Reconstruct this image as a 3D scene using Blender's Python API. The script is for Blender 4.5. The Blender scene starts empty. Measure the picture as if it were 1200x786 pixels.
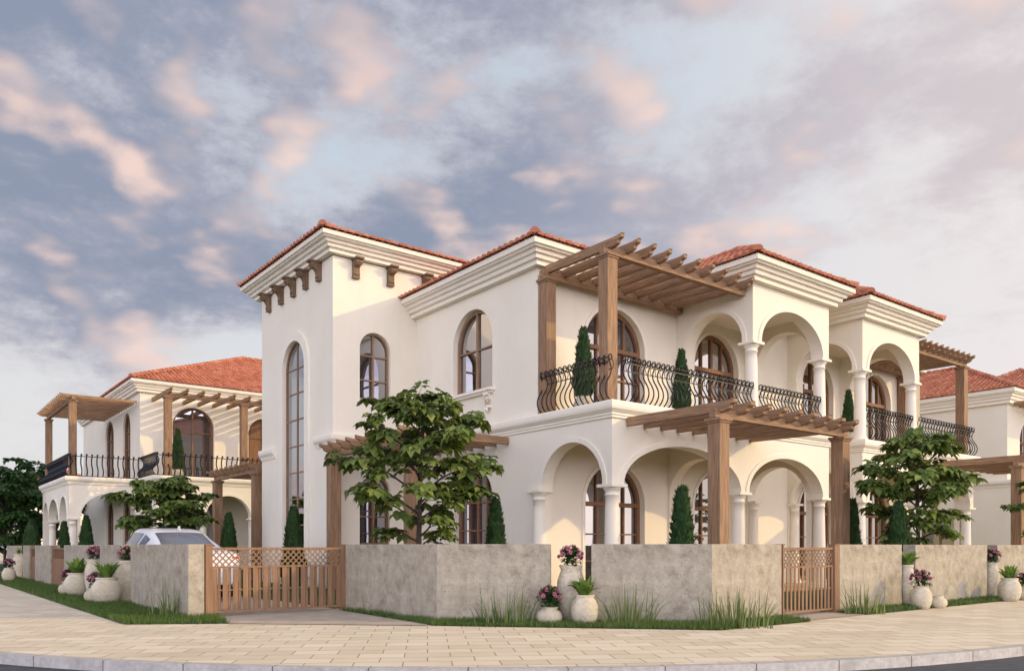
import bpy, bmesh, math, random
from mathutils import Vector, Matrix, noise as mnoise
random.seed(7)
PI = math.pi
SC = bpy.context.scene
C = SC.collection
# ------------------------------------------------------------------ camera, world, sun
EYE = 1.1; F = 942.0
Ux, Uy = 0.7903, 0.6127                    # building axes: U goes right and away, V left and away
TH = math.atan2(Uy, Ux)
cam = bpy.data.objects.new('camera', bpy.data.cameras.new('camera')); C.objects.link(cam)
cam.location = (0, 0, EYE); cam.rotation_euler = (PI/2, 0, 0)
cam.data.sensor_width = 36; cam.data.lens = 36*F/1200
cam.data.shift_y = (640-393)/1200.0
cam.data.clip_end = 3000
SC.camera = cam
SUN = Vector((0.998, -0.055, math.tan(math.radians(19.5)))).normalized()
world = bpy.data.worlds.new('World'); SC.world = world; world.use_nodes = True
SKYOFF = (9.3, 24.1, 3.4)
def build_world():
    nt = world.node_tree; N = nt.nodes; L = nt.links
    for n in list(N): N.remove(n)
    out = N.new('ShaderNodeOutputWorld'); bg = N.new('ShaderNodeBackground'); bg.inputs[1].default_value = 0.1
    sky = N.new('ShaderNodeTexSky'); sky.sky_type = 'NISHITA'; sky.sun_disc = False
    sky.sun_elevation = math.asin(SUN.z); sky.sun_rotation = math.atan2(SUN.x, SUN.y)
    sky.dust_density = 2.0; sky.air_density = 1.0; sky.ozone_density = 1.5
    tc = N.new('ShaderNodeTexCoord')
    sep = N.new('ShaderNodeSeparateXYZ'); L.new(tc.outputs['Generated'], sep.inputs[0])
    def math_(op, a, b=None, c=None, clamp=False):
        m = N.new('ShaderNodeMath'); m.operation = op; m.use_clamp = clamp
        for i, v in enumerate((a, b, c)):
            if v is None: continue
            if hasattr(v, 'is_linked'): L.new(v, m.inputs[i])
            else: m.inputs[i].default_value = v
        return m.outputs[0]
    z = math_('MAXIMUM', sep.outputs[2], 0.0)
    cb = N.new('ShaderNodeCombineXYZ'); L.new(sep.outputs[0], cb.inputs[0]); L.new(sep.outputs[1], cb.inputs[1])
    L.new(math_('MULTIPLY', math_('POWER', z, 0.8), 2.1), cb.inputs[2])
    def noise(scale, detail, rough, off, dist=0.0):
        mp = N.new('ShaderNodeMapping'); L.new(cb.outputs[0], mp.inputs[0]); mp.inputs['Location'].default_value = off
        n = N.new('ShaderNodeTexNoise'); L.new(mp.outputs[0], n.inputs['Vector'])
        n.inputs['Scale'].default_value = scale; n.inputs['Detail'].default_value = detail
        n.inputs['Roughness'].default_value = rough; n.inputs['Distortion'].default_value = dist
        return n.outputs[0]
    def ramp(v, lo, hi):
        m = N.new('ShaderNodeMapRange'); m.interpolation_type = 'SMOOTHSTEP'
        L.new(v, m.inputs[0]); m.inputs[1].default_value = lo; m.inputs[2].default_value = hi
        return m.outputs[0]
    def mix(f, a, b):
        m = N.new('ShaderNodeMix'); m.data_type = 'RGBA'
        if hasattr(f, 'is_linked'): L.new(f, m.inputs[0])
        else: m.inputs[0].default_value = f
        for i, v in ((6, a), (7, b)):
            if hasattr(v, 'is_linked'): L.new(v, m.inputs[i])
            else: m.inputs[i].default_value = (*v, 1)
        return m.outputs[2]
    OFF = SKYOFF
    d1 = noise(4.2, 10, 0.64, OFF, 0.1)
    s1 = noise(4.2, 3.5, 0.50, OFF, 0.1)
    s2 = noise(4.2, 3.5, 0.50, (OFF[0]+0.045, OFF[1], OFF[2]+0.02), 0.1)
    mid = noise(1.9, 3, 0.5, (OFF[0]+1.3, OFF[1]+6.1, 0.4), 0.2)
    dens = math_('ADD', math_('MULTIPLY', mid, 0.50), math_('MULTIPLY', d1, 0.75))
    hz = ramp(z, 0.13, 0.36)                         # thin near the horizon, thicker overhead and to the left
    dens = math_('ADD', dens, math_('MULTIPLY', hz, 0.16))
    dens = math_('SUBTRACT', dens, math_('MULTIPLY', sep.outputs[0], 0.13))
    cov = ramp(dens, 0.63, 0.81)
    edge = math_('SUBTRACT', s1, s2)                 # side of a cloud that faces the low sun
    edge = math_('ADD', edge, math_('MULTIPLY', math_('SUBTRACT', d1, s1), 0.35))
    pink = math_('MULTIPLY', ramp(edge, -0.01, 0.16), ramp(dens, 0.58, 0.76))
    pink = math_('MULTIPLY', pink, math_('SUBTRACT', 1.0, math_('MULTIPLY', ramp(z, 0.42, 0.62), 0.6)))
    clear = mix(ramp(z, 0.10, 0.50), (7.6, 7.5, 7.5), (5.4, 6.3, 7.3))
    clear = mix(ramp(sep.outputs[0], 0.0, 0.55), clear, (8.0, 7.7, 7.8))
    clear = mix(0.06, clear, sky.outputs[0])
    cl = mix(ramp(dens, 0.66, 0.88), (5.6, 5.3, 5.8), (2.35, 2.75, 3.8))
    cl = mix(ramp(sep.outputs[0], -0.1, 0.5), cl, (5.6, 5.2, 5.7))
    cl = mix(pink, cl, (8.6, 6.4, 5.7))
    col = mix(math_('MULTIPLY', cov, 0.92), clear, cl)
    # the low sun warms and brightens the haze around itself
    dt = N.new('ShaderNodeVectorMath'); dt.operation = 'DOT_PRODUCT'; L.new(tc.outputs['Generated'], dt.inputs[0]); dt.inputs[1].default_value = SUN
    glow = ramp(dt.outputs['Value'], 0.1, 1.0)
    col = mix(math_('MULTIPLY', glow, 0.14), col, (13.0, 9.5, 6.5))
    back = math_('MULTIPLY', ramp(math_('MULTIPLY', sep.outputs[1], -1.0), -.15, .55), math_('POWER', math_('SUBTRACT', 1.0, z), 1.6))  # unseen sky behind the camera boosted and tinted as added fill, fading overhead
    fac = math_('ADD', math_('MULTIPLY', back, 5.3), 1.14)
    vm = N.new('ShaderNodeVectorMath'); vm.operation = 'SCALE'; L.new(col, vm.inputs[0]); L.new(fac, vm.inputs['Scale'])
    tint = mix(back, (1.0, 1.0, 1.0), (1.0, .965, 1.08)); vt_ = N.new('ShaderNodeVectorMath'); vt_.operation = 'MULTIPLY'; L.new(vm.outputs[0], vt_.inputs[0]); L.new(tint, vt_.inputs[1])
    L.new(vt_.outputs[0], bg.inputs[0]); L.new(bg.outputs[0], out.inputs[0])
build_world()
sl = bpy.data.lights.new('sun', 'SUN'); sl.energy = 2.35; sl.angle = math.radians(0.6); sl.color = (1.0, 0.70, 0.27)
so = bpy.data.objects.new('sun', sl); C.objects.link(so); so.rotation_euler = SUN.to_track_quat('Z', 'Y').to_euler(); so.location = SUN*50
SC.view_settings.view_transform = 'Standard'; SC.view_settings.look = 'None'
SC.view_settings.gamma = 1; SC.view_settings.use_curve_mapping = False
SC.view_settings.exposure = -0.10
# ------------------------------------------------------------------ helpers
def W(u, v, z=0.0): return Vector((u*Ux - v*Uy, u*Uy + v*Ux, z))
def uv_of(x, y): return (x*Ux + y*Uy, -x*Uy + y*Ux)
def at(px, t):                              # photograph column and distance -> building plan coordinates
    return uv_of((px-600)/F*t, t)
def hit(px, u=None, v=None):                # photograph column on a facade line -> the other plan coordinate
    X = (px-600)/F
    if u is not None: return u/(Ux*X+Uy)*(-Uy*X+Ux)
    return v/(-Uy*X+Ux)*(Ux*X+Uy)

class MB:
    def __init__(s): s.v = []; s.f = []; s.sm = []
    def add(s, vs, fs, smooth=False):
        o = len(s.v); s.v += [tuple(p) for p in vs]; s.f += [tuple(i+o for i in f) for f in fs]; s.sm += [smooth]*len(fs); return s
    def box(s, a, b):
        (x0, y0, z0), (x1, y1, z1) = a, b
        return s.add([(x0,y0,z0),(x1,y0,z0),(x1,y1,z0),(x0,y1,z0),(x0,y0,z1),(x1,y0,z1),(x1,y1,z1),(x0,y1,z1)],
              [(3,2,1,0),(4,5,6,7),(0,1,5,4),(1,2,6,5),(2,3,7,6),(3,0,4,7)])
    def cbox(s, c, d, rz=0):
        vs = []
        for z in (-.5, .5):
            for x, y in ((-.5,-.5),(.5,-.5),(.5,.5),(-.5,.5)):
                a, b = x*d[0], y*d[1]
                vs.append((c[0]+a*math.cos(rz)-b*math.sin(rz), c[1]+a*math.sin(rz)+b*math.cos(rz), c[2]+z*d[2]))
        return s.add(vs, [(3,2,1,0),(4,5,6,7),(0,1,5,4),(1,2,6,5),(2,3,7,6),(3,0,4,7)])
    def prism(s, pts, P, d0, d1):           # pts: 2D outline, P(a, z, d) -> 3D
        n = len(pts)
        vs = [P(a, z, d0) for a, z in pts] + [P(a, z, d1) for a, z in pts]
        return s.add(vs, [tuple(range(n))[::-1], tuple(range(n, 2*n))] + [(i, (i+1) % n, n+(i+1) % n, n+i) for i in range(n)])
    def tube(s, pts, r, n=6, cap=True, smooth=True):
        pts = [Vector(p) for p in pts]; rs = r if isinstance(r, (list, tuple)) else [r]*len(pts)
        vs = []; fs = []; up = None
        for i, p in enumerate(pts):
            t = (pts[min(i+1, len(pts)-1)] - pts[max(i-1, 0)])
            if t.length < 1e-9: t = Vector((0,0,1))
            t.normalize()
            if up is None: up = Vector((0,0,1)).cross(t) if abs(t.z) < .95 else Vector((1,0,0)).cross(t)
            a = (up - t*up.dot(t)).normalized(); b = t.cross(a); up = a
            for k in range(n): 
                w = 2*PI*k/n; vs.append(p + (a*math.cos(w)+b*math.sin(w))*rs[i])
        for i in range(len(pts)-1):
            for k in range(n): fs.append((i*n+k, i*n+(k+1) % n, (i+1)*n+(k+1) % n, (i+1)*n+k))
        if cap: fs += [tuple(range(n))[::-1], tuple(range((len(pts)-1)*n, len(pts)*n))]
        return s.add(vs, fs, smooth)
    def lathe(s, prof, c=(0,0,0), n=24, smooth=True, wob=0):
        vs = []; fs = []
        for r, z in prof:
            for k in range(n):
                w = 2*PI*k/n; rr = r*(1+wob*mnoise.noise(Vector((math.cos(w)*1.3+c[0], math.sin(w)*1.3+c[1], z*3))))
                vs.append((c[0]+rr*math.cos(w), c[1]+rr*math.sin(w), c[2]+z))
        for i in range(len(prof)-1):
            for k in range(n): fs.append((i*n+k, i*n+(k+1) % n, (i+1)*n+(k+1) % n, (i+1)*n+k))
        fs += [tuple(range(n))[::-1], tuple(range((len(prof)-1)*n, len(prof)*n))]
        return s.add(vs, fs, smooth)
    def build(s, name, mat, parent=None, bevel=0, recalc=True):
        me = bpy.data.meshes.new(name)
        o3 = parent_origin(parent)
        me.from_pydata([(x-o3[0], y-o3[1], z-o3[2]) for x, y, z in s.v], [], s.f)
        me.polygons.foreach_set('use_smooth', s.sm)
        if recalc:
            bm = bmesh.new(); bm.from_mesh(me); bmesh.ops.recalc_face_normals(bm, faces=bm.faces); bm.to_mesh(me); bm.free()
        me.materials.append(mat)
        o = bpy.data.objects.new(name, me); C.objects.link(o)
        if parent is not None: o.parent = parent
        else: o.rotation_euler.z = TH
        if bevel:
            b = o.modifiers.new('bevel', 'BEVEL'); b.width = bevel; b.segments = 2; b.limit_method = 'ANGLE'
        return o
ORG = {}
def parent_origin(p):
    while p is not None:
        if p.name in ORG: return ORG[p.name]
        p = p.parent
    return (0, 0, 0)
def thing(name, label, cat, org=(0,0,0), rot=0.0, group=None, local=False):
    """Empty at plan point org. Parts are given in plan coordinates, or in the thing's own frame when local."""
    o = bpy.data.objects.new(name, None); C.objects.link(o); o.empty_display_size = .2
    o.location = W(*org); o.rotation_euler = (0, 0, TH+rot)
    o['label'] = label; o['category'] = cat
    if group: o['group'] = group
    ORG[o.name] = (0,0,0) if local else tuple(org)
    return o
def tag(o, label, cat, group=None):
    o['label'] = label; o['category'] = cat
    if group: o['group'] = group
    return o
def copy_tree(root, org, rot, label, group=None):
    r = root.copy(); C.objects.link(r); r.location = W(*org); r.rotation_euler = (0, 0, TH+rot); r['label'] = label
    if group: r['group'] = group
    for ch in list(root.children):
        c = ch.copy(); C.objects.link(c); c.parent = r
        for g in list(ch.children):
            d = g.copy(); C.objects.link(d); d.parent = c
    return r
def link_part(name, me, parent, M):
    o = bpy.data.objects.new(name, me); C.objects.link(o); o.parent = parent; o.matrix_local = M; return o
# facade mappings: d > 0 goes into the building
def FU(u): return lambda s, z, d: (u+d, s, z)     # facade that faces -U
def FV(v): return lambda s, z, d: (s, v+d, z)     # facade that faces -V
# ------------------------------------------------------------------ materials
def new_mat(name):
    m = bpy.data.materials.new(name); m.use_nodes = True
    return m, m.node_tree.nodes, m.node_tree.links, m.node_tree.nodes['Principled BSDF']
def nz(N, L, scale, detail=4, rough=.55, vec=None, stretch=None, dist=0):
    tc = N.new('ShaderNodeTexCoord'); src = tc.outputs['Object'] if vec is None else vec
    if stretch:
        mp = N.new('ShaderNodeMapping'); L.new(src, mp.inputs[0]); mp.inputs['Scale'].default_value = stretch; src = mp.outputs[0]
    n = N.new('ShaderNodeTexNoise'); L.new(src, n.inputs['Vector']); n.inputs['Scale'].default_value = scale
    n.inputs['Detail'].default_value = detail; n.inputs['Roughness'].default_value = rough; n.inputs['Distortion'].default_value = dist
    return n.outputs[0]
def cr(N, L, fac, stops):
    r = N.new('ShaderNodeValToRGB'); L.new(fac, r.inputs[0]); e = r.color_ramp.elements
    while len(e) < len(stops): e.new(.5)
    for el, (p, c) in zip(e, stops): el.position = p; el.color = (*c, 1)
    return r.outputs[0]
def mixc(N, L, f, a, b, mode='MIX'):
    m = N.new('ShaderNodeMix'); m.data_type = 'RGBA'; m.blend_type = mode
    for i, v in ((0, f), (6, a), (7, b)):
        if hasattr(v, 'is_linked'): L.new(v, m.inputs[i])
        elif i == 0: m.inputs[0].default_value = v
        else: m.inputs[i].default_value = (*v, 1)
    return m.outputs[2]
def bump(N, L, b, h, strength=.3, dist=.01):
    n = N.new('ShaderNodeBump'); L.new(h, n.inputs['Height']); n.inputs['Strength'].default_value = strength; n.inputs['Distance'].default_value = dist
    L.new(n.outputs[0], b.inputs['Normal'])
def stucco(name, c0, c1):
    m, N, L, b = new_mat(name)
    big = nz(N, L, .7, 5, .6); c = cr(N, L, big, [(.3, c0), (.7, c1)])
    streak = nz(N, L, 1.2, 4, .6, stretch=(3, 3, .35)); c = mixc(N, L, cr(N, L, streak, [(.56, (0,0,0)), (.85, (.24,.24,.24))]), c, tuple(x*.8 for x in c0))
    L.new(c, b.inputs['Base Color']); b.inputs['Roughness'].default_value = .9
    bump(N, L, b, nz(N, L, 38, 4, .65), .35, .006); return m
def wood(name, c0, c1, axis='z'):
    m, N, L, b = new_mat(name)
    st = {'z': (14, 14, .9), 'x': (.9, 14, 14), 'y': (14, .9, 14)}[axis]
    g = nz(N, L, 2.2, 6, .6, stretch=st, dist=.6); c = cr(N, L, g, [(.32, c0), (.55, tuple((p+q)/2 for p, q in zip(c0, c1))), (.72, c1)])
    pt = nz(N, L, 1.1, 3); c = mixc(N, L, cr(N, L, pt, [(.35, (0,0,0)), (.75, (.35,.35,.35))]), c, tuple(x*.62 for x in c0))
    L.new(c, b.inputs['Base Color']); b.inputs['Roughness'].default_value = .72; bump(N, L, b, g, .35, .004); return m
def simple(name, col, rough=.5, metal=0, var=.15, scale=6, bmp=0):
    m, N, L, b = new_mat(name)
    c = cr(N, L, nz(N, L, scale, 5), [(.3, tuple(x*(1-var) for x in col)), (.7, tuple(min(1, x*(1+var)) for x in col))])
    L.new(c, b.inputs['Base Color']); b.inputs['Roughness'].default_value = rough; b.inputs['Metallic'].default_value = metal
    if bmp: bump(N, L, b, nz(N, L, scale*6, 4), bmp, .004)
    return m
M = {}
M['stucco'] = stucco('stucco', (.77, .71, .595), (.82, .765, .65))
M['trim'] = stucco('trim', (.79, .735, .62), (.83, .775, .665))
M['wood_z'] = wood('wood_z', (.19, .105, .055), (.45, .275, .155), 'z')
M['wood_x'] = wood('wood_x', (.19, .105, .055), (.46, .28, .155), 'x')
M['wood_y'] = wood('wood_y', (.19, .105, .055), (.46, .28, .155), 'y')
M['gatewood'] = wood('gate_wood', (.20, .11, .058), (.33, .195, .11), 'z')
M['framewood'] = wood('frame_wood', (.16, .075, .035), (.32, .17, .09), 'z')
M['framelight'] = wood('pale_frame_wood', (.22, .13, .075), (.40, .26, .16), 'z')
M['corbel'] = wood('corbel_wood', (.13, .08, .045), (.28, .18, .11), 'z')
M['iron'] = simple('iron', (.018, .019, .024), .42, .6, .3)
def mk_stone(name, c0, c1, stain):
    m, N, L, b = new_mat(name)
    n1 = nz(N, L, 4.5, 10, .78); c = cr(N, L, n1, [(.34, c0), (.52, tuple((p+q)/2 for p, q in zip(c0, c1))), (.66, c1)])
    st = nz(N, L, 2.6, 11, .80, dist=.5); c = mixc(N, L, cr(N, L, st, [(.52, (0,0,0)), (.64, (.58,.58,.58))]), c, stain)
    ws = nz(N, L, 2.6, 7, .7, stretch=(1.6, 1.6, .35)); c = mixc(N, L, cr(N, L, ws, [(.55, (0,0,0)), (.72, (.35,.35,.35))]), c, tuple(x*.9 for x in stain))
    n3 = nz(N, L, 13, 8, .85, stretch=(1, 1, 2.2)); c = mixc(N, L, cr(N, L, n3, [(.56, (0,0,0)), (.63, (.85,.85,.85))]), c, tuple(x*.62 for x in stain))
    fine = nz(N, L, 90, 3, .6); c = mixc(N, L, .18, c, cr(N, L, fine, [(.3, (.2,.2,.2)), (.7, (.9,.9,.9))]), 'OVERLAY')
    L.new(c, b.inputs['Base Color']); b.inputs['Roughness'].default_value = .85
    bump(N, L, b, n3, .35, .01); return m
M['stone'] = mk_stone('wall_stone', (.27, .24, .185), (.47, .425, .335), (.14, .115, .08))
M['vase'] = mk_stone('vase_stone', (.42, .37, .27), (.68, .63, .50), (.30, .23, .14))
def mk_tile():
    m, N, L, b = new_mat('roof_tile')
    g = N.new('ShaderNodeNewGeometry'); c = cr(N, L, g.outputs['Random Per Island'], [(0, (.40, .12, .055)), (.5, (.56, .205, .105)), (1, (.66, .31, .18))])
    c = mixc(N, L, .35, c, cr(N, L, nz(N, L, 2.5, 5), [(.3, (.20, .05, .03)), (.7, (.60, .20, .11))]))
    L.new(c, b.inputs['Base Color']); b.inputs['Roughness'].default_value = .6; bump(N, L, b, nz(N, L, 40, 3), .2, .004); return m
M['tile'] = mk_tile()
def mk_leaf(name, dark, mid, light, transl=.25):
    m, N, L, b = new_mat(name)
    g = N.new('ShaderNodeNewGeometry'); c = cr(N, L, g.outputs['Random Per Island'], [(0, dark), (.55, mid), (1, light)])
    c = mixc(N, L, .3, c, cr(N, L, nz(N, L, 3, 3), [(.3, dark), (.7, light)]))
    L.new(c, b.inputs['Base Color']); b.inputs['Roughness'].default_value = .5; b.inputs['Specular IOR Level'].default_value = .35
    t = N.new('ShaderNodeBsdfTranslucent'); L.new(c, t.inputs[0]); mx = N.new('ShaderNodeMixShader'); mx.inputs[0].default_value = transl
    L.new(b.outputs[0], mx.inputs[1]); L.new(t.outputs[0], mx.inputs[2]); L.new(mx.outputs[0], N['Material Output'].inputs[0]); return m
M['leaf'] = mk_leaf('chestnut_leaf', (.04, .08, .02), (.10, .165, .035), (.30, .36, .085))
M['leaf_dark'] = mk_leaf('hedge_leaf', (.018, .05, .014), (.035, .085, .02), (.06, .13, .03))
M['cypress'] = mk_leaf('cypress_leaf', (.014, .04, .016), (.03, .075, .024), (.065, .12, .035), .1)
M['lawn_blade'] = mk_leaf('lawn_blade', (.05, .10, .02), (.085, .16, .03), (.15, .22, .05), .3)
M['reed'] = mk_leaf('reed_blade', (.045, .085, .02), (.09, .145, .035), (.27, .31, .10), .3)
M['potleaf'] = mk_leaf('pot_leaf', (.07, .15, .025), (.15, .27, .045), (.30, .42, .09), .3)
M['bloom'] = mk_leaf('bloom_petal', (.42, .10, .20), (.60, .22, .34), (.74, .40, .48), .2)
M['bark'] = simple('bark', (.05, .038, .03), .9, 0, .4, 9, .5)
M['soil'] = simple('soil', (.06, .045, .03), .95)
def mk_glass():
    m, N, L, b = new_mat('window_glass')
    b.inputs['Base Color'].default_value = (.03, .032, .045, 1); b.inputs['Roughness'].default_value = .5
    gl = N.new('ShaderNodeBsdfGlossy'); gl.inputs['Color'].default_value = (.49, .49, .51, 1); gl.inputs['Roughness'].default_value = .015
    nb = N.new('ShaderNodeBump'); L.new(nz(N, L, 1.3, 2), nb.inputs['Height']); nb.inputs['Strength'].default_value = .06; nb.inputs['Distance'].default_value = .02
    L.new(nb.outputs[0], gl.inputs['Normal'])
    fr = N.new('ShaderNodeFresnel'); fr.inputs[0].default_value = 1.9
    a = N.new('ShaderNodeMath'); a.operation = 'MULTIPLY_ADD'; L.new(fr.outputs[0], a.inputs[0]); a.inputs[1].default_value = .9; a.inputs[2].default_value = .50; a.use_clamp = True
    mx = N.new('ShaderNodeMixShader'); L.new(a.outputs[0], mx.inputs[0]); L.new(b.outputs[0], mx.inputs[1]); L.new(gl.outputs[0], mx.inputs[2])
    L.new(mx.outputs[0], N['Material Output'].inputs[0]); return m
M['glass'] = mk_glass()
def mk_paint():
    m, N, L, b = new_mat('car_paint'); b.inputs['Base Color'].default_value = (.78, .79, .82, 1); b.inputs['Roughness'].default_value = .3
    b.inputs['Coat Weight'].default_value = 1; b.inputs['Coat Roughness'].default_value = .04; return m
M['paint'] = mk_paint()
M['rubber'] = simple('rubber', (.02, .02, .02), .8)
M['chrome'] = simple('chrome', (.6, .6, .62), .2, 1, .05)
M['red'] = simple('tail_red', (.5, .01, .015), .15, 0, .1)
M['black'] = simple('black_plastic', (.02, .02, .024), .35)
def mk_paver():
    m, N, L, b = new_mat('pavers')
    tc = N.new('ShaderNodeTexCoord'); mp = N.new('ShaderNodeMapping'); L.new(tc.outputs['Object'], mp.inputs[0]); mp.inputs['Rotation'].default_value = (0, 0, math.radians(-6))
    wn = N.new('ShaderNodeTexNoise'); wn.inputs['Scale'].default_value = .6; L.new(tc.outputs['Object'], wn.inputs['Vector'])
    br = N.new('ShaderNodeTexBrick'); L.new(mp.outputs[0], br.inputs['Vector'])
    br.offset = .5; br.inputs['Scale'].default_value = 1.0; br.inputs['Brick Width'].default_value = .46; br.inputs['Row Height'].default_value = .31
    br.inputs['Mortar Size'].default_value = .0065; br.inputs['Mortar Smooth'].default_value = .1; br.inputs['Bias'].default_value = 0
    br.inputs['Color1'].default_value = (.60, .52, .40, 1); br.inputs['Color2'].default_value = (.74, .66, .52, 1); br.inputs['Mortar'].default_value = (.30, .235, .17, 1)
    c = mixc(N, L, .5, br.outputs[0], cr(N, L, nz(N, L, 1.3, 6, .65), [(.3, (.46, .44, .42)), (.7, (.68, .66, .64))]), 'OVERLAY')
    c = mixc(N, L, cr(N, L, nz(N, L, .45, 7, .7), [(.52, (0,0,0)), (.75, (.4,.4,.4))]), c, (.44, .36, .28))
    L.new(c, b.inputs['Base Color']); b.inputs['Roughness'].default_value = .8
    inv = N.new('ShaderNodeMath'); inv.operation = 'SUBTRACT'; inv.inputs[0].default_value = 1; L.new(br.outputs['Fac'], inv.inputs[1])
    bump(N, L, b, inv.outputs[0], .5, .006); return m
M['paver'] = mk_paver()
M['asphalt'] = simple('asphalt', (.055, .062, .078), .85, 0, .25, 8, .6)
M['kerb'] = simple('kerb_stone', (.40, .38, .36), .8, 0, .22, 14, .4)
def mk_kerb():
    m, N, L, b = new_mat('kerb_blocks')
    tc = N.new('ShaderNodeTexCoord'); sp_ = N.new('ShaderNodeSeparateXYZ'); L.new(tc.outputs['Object'], sp_.inputs[0])
    def mt(op, a, b_):
        q = N.new('ShaderNodeMath'); q.operation = op
        for i, v in enumerate((a, b_)):
            if hasattr(v, 'is_linked'): L.new(v, q.inputs[i])
            else: q.inputs[i].default_value = v
        return q.outputs[0]
    ang = mt('ARCTAN2', mt('SUBTRACT', sp_.outputs[0], -0.4), mt('SUBTRACT', 19.1, sp_.outputs[1]))
    fr = mt('FRACT', mt('MULTIPLY', ang, 11.9/.9), 0.0); joint = mt('LESS_THAN', fr, .014)
    c = cr(N, L, nz(N, L, 14, 6, .7), [(.3, (.36, .35, .34)), (.7, (.56, .54, .51))]); c = mixc(N, L, joint, c, (.12, .11, .10))
    st = nz(N, L, 1.6, 6, .7); c = mixc(N, L, cr(N, L, st, [(.5, (0,0,0)), (.7, (.5,.5,.5))]), c, (.24, .23, .22))
    L.new(c, b.inputs['Base Color']); b.inputs['Roughness'].default_value = .85; bump(N, L, b, nz(N, L, 60, 4), .4, .004); return m
M['kerb'] = mk_kerb()
M['drive'] = simple('driveway_slab', (.44, .38, .31), .85, 0, .2, 3, .3)
M['soilgrass'] = simple('turf_soil', (.035, .065, .018), .95, 0, .3, 9)
M['field'] = simple('field', (.08, .10, .04), .95, 0, .3, .3)
M['tiles_floor'] = simple('terrace_floor', (.60, .48, .31), .7, 0, .1, 3)
# ------------------------------------------------------------------ the ground, road, pavement
def struct(o, kind='structure'): o['kind'] = kind; return o
cx, cy, R = -0.4, 19.1, 11.9
def kerb_path(off):                          # off > 0 goes towards the road
    pts = []; r = R+off
    a0, a1 = -(PI/2-TH), TH
    p = Vector((cx+r*math.sin(a0), cy-r*math.cos(a0))); d = Vector((-Uy, Ux)); pts.append(p+d*150)
    for i in range(49):
        a = a0+(a1-a0)*i/48; pts.append(Vector((cx+r*math.sin(a), cy-r*math.cos(a))))
    pts.append(pts[-1]+Vector((Ux, Uy))*150)
    return pts
def sheet(name, pts2, z, mat, rot=True):
    mb = MB(); mb.add([(p[0], p[1], z) for p in pts2], [tuple(range(len(pts2)))])
    o = mb.build(name, mat, None); o.rotation_euler.z = 0; return o
def band(name, offa, offb, za, zb, mat, side=None):
    A, B = kerb_path(offa), kerb_path(offb); n = len(A); mb = MB()
    vs = [(p.x, p.y, za) for p in A]+[(p.x, p.y, zb) for p in B]; fs = [(i, i+1, n+i+1, n+i) for i in range(n-1)]
    mb.add(vs, fs)
    if side is not None:
        mb.add([(p.x, p.y, zb) for p in B]+[(p.x, p.y, side) for p in B], fs)
    o = mb.build(name, mat, None); o.rotation_euler.z = 0; return o
g = MB(); g.add([(-900,-900,-.16),(900,-900,-.16),(900,900,-.16),(-900,900,-.16)], [(0,1,2,3)])
o = g.build('ground', M['field']); o.rotation_euler.z = 0; struct(o)
struct(band('road', 0.0, 10, -.10, -.10, M['asphalt']))
struct(band('kerb', -.12, 0.0, 0.006, 0.006, M['kerb'], -.105))
inner = kerb_path(-.12)
far = [inner[-1]+Vector((-Uy, Ux))*150]
struct(sheet('pavement', [tuple(p) for p in inner]+[tuple(far[0])], 0, M['paver']))
def usheet(name, pts, z, mat, kind='structure'):
    mb = MB(); mb.add([(p[0], p[1], z) for p in pts], [tuple(range(len(pts)))]); o = mb.build(name, mat); o['kind'] = kind; return o
def U2(x, y): return uv_of(x, y)
WU, WV = 3.6, 7.27                          # plot wall faces: street on the left, street on the right
CA = U2(-1.10, 11.77); CB = U2(2.84, 11.40)  # ends of the chamfered front wall
usheet('garden_soil', [(3.85, 13.2), (6.5, 13.2), (6.5, 10.2), (9.3, 7.5), (60, 7.5), (60, 60), (3.85, 60)], .004, M['soilgrass'])
usheet('driveway', [U2(-4.05, 11.45), U2(-1.2, 11.15), U2(-1.14, 11.72), (6.2, 12.8), (6.2, 24), (4.0, 24), (4.0, 12.75)], .008, M['drive'])
usheet('garden_path', [(10.95, 6.75), (12.4, 6.75), (12.4, 11.3), (10.95, 11.3)], .008, M['drive'])
usheet('villa_floor', [(11.2, 11.3), (29, 11.3), (29, 20), (11.2, 20)], .012, M['tiles_floor'])
# turf strips: solid sheets plus blades
def pip(x, y, poly):
    c = False; n = len(poly); j = n-1
    for i in range(n):
        xi, yi = poly[i]; xj, yj = poly[j]
        if (yi > y) != (yj > y) and x < (xj-xi)*(y-yi)/(yj-yi)+xi: c = not c
        j = i
    return c
STRIPS = [
    [(2.62, 12.3), (3.83, 11.55), (4.02, 12.6), (3.62, 12.68), (3.62, 17), (2.6, 17)],
    [(2.6, 17), (3.62, 17), (3.62, 45), (2.55, 45)],
    [U2(-1.1, 11.16), U2(2.75, 10.55), (10.7, 6.62), (10.9, 7.28), CB, CA],
    [(6.2, 12.8), (6.32, 10.0), CA, U2(-1.1, 11.16), (6.0, 9.95), (6.12, 12.6)],
    [(12.45, 6.72), (30, 6.72), (30, 7.28), (12.45, 7.28)],
    [(4.3, 24), (6.6, 14), (6.6, 11), (10.2, 8.0), (11.2, 11), (9, 19), (9, 24)],
]
for i, s in enumerate(STRIPS[:5]):
    o = usheet('turf', s, .010+.001*i, M['soilgrass'])
gb = MB(); rnd = random.Random(3)
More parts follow.
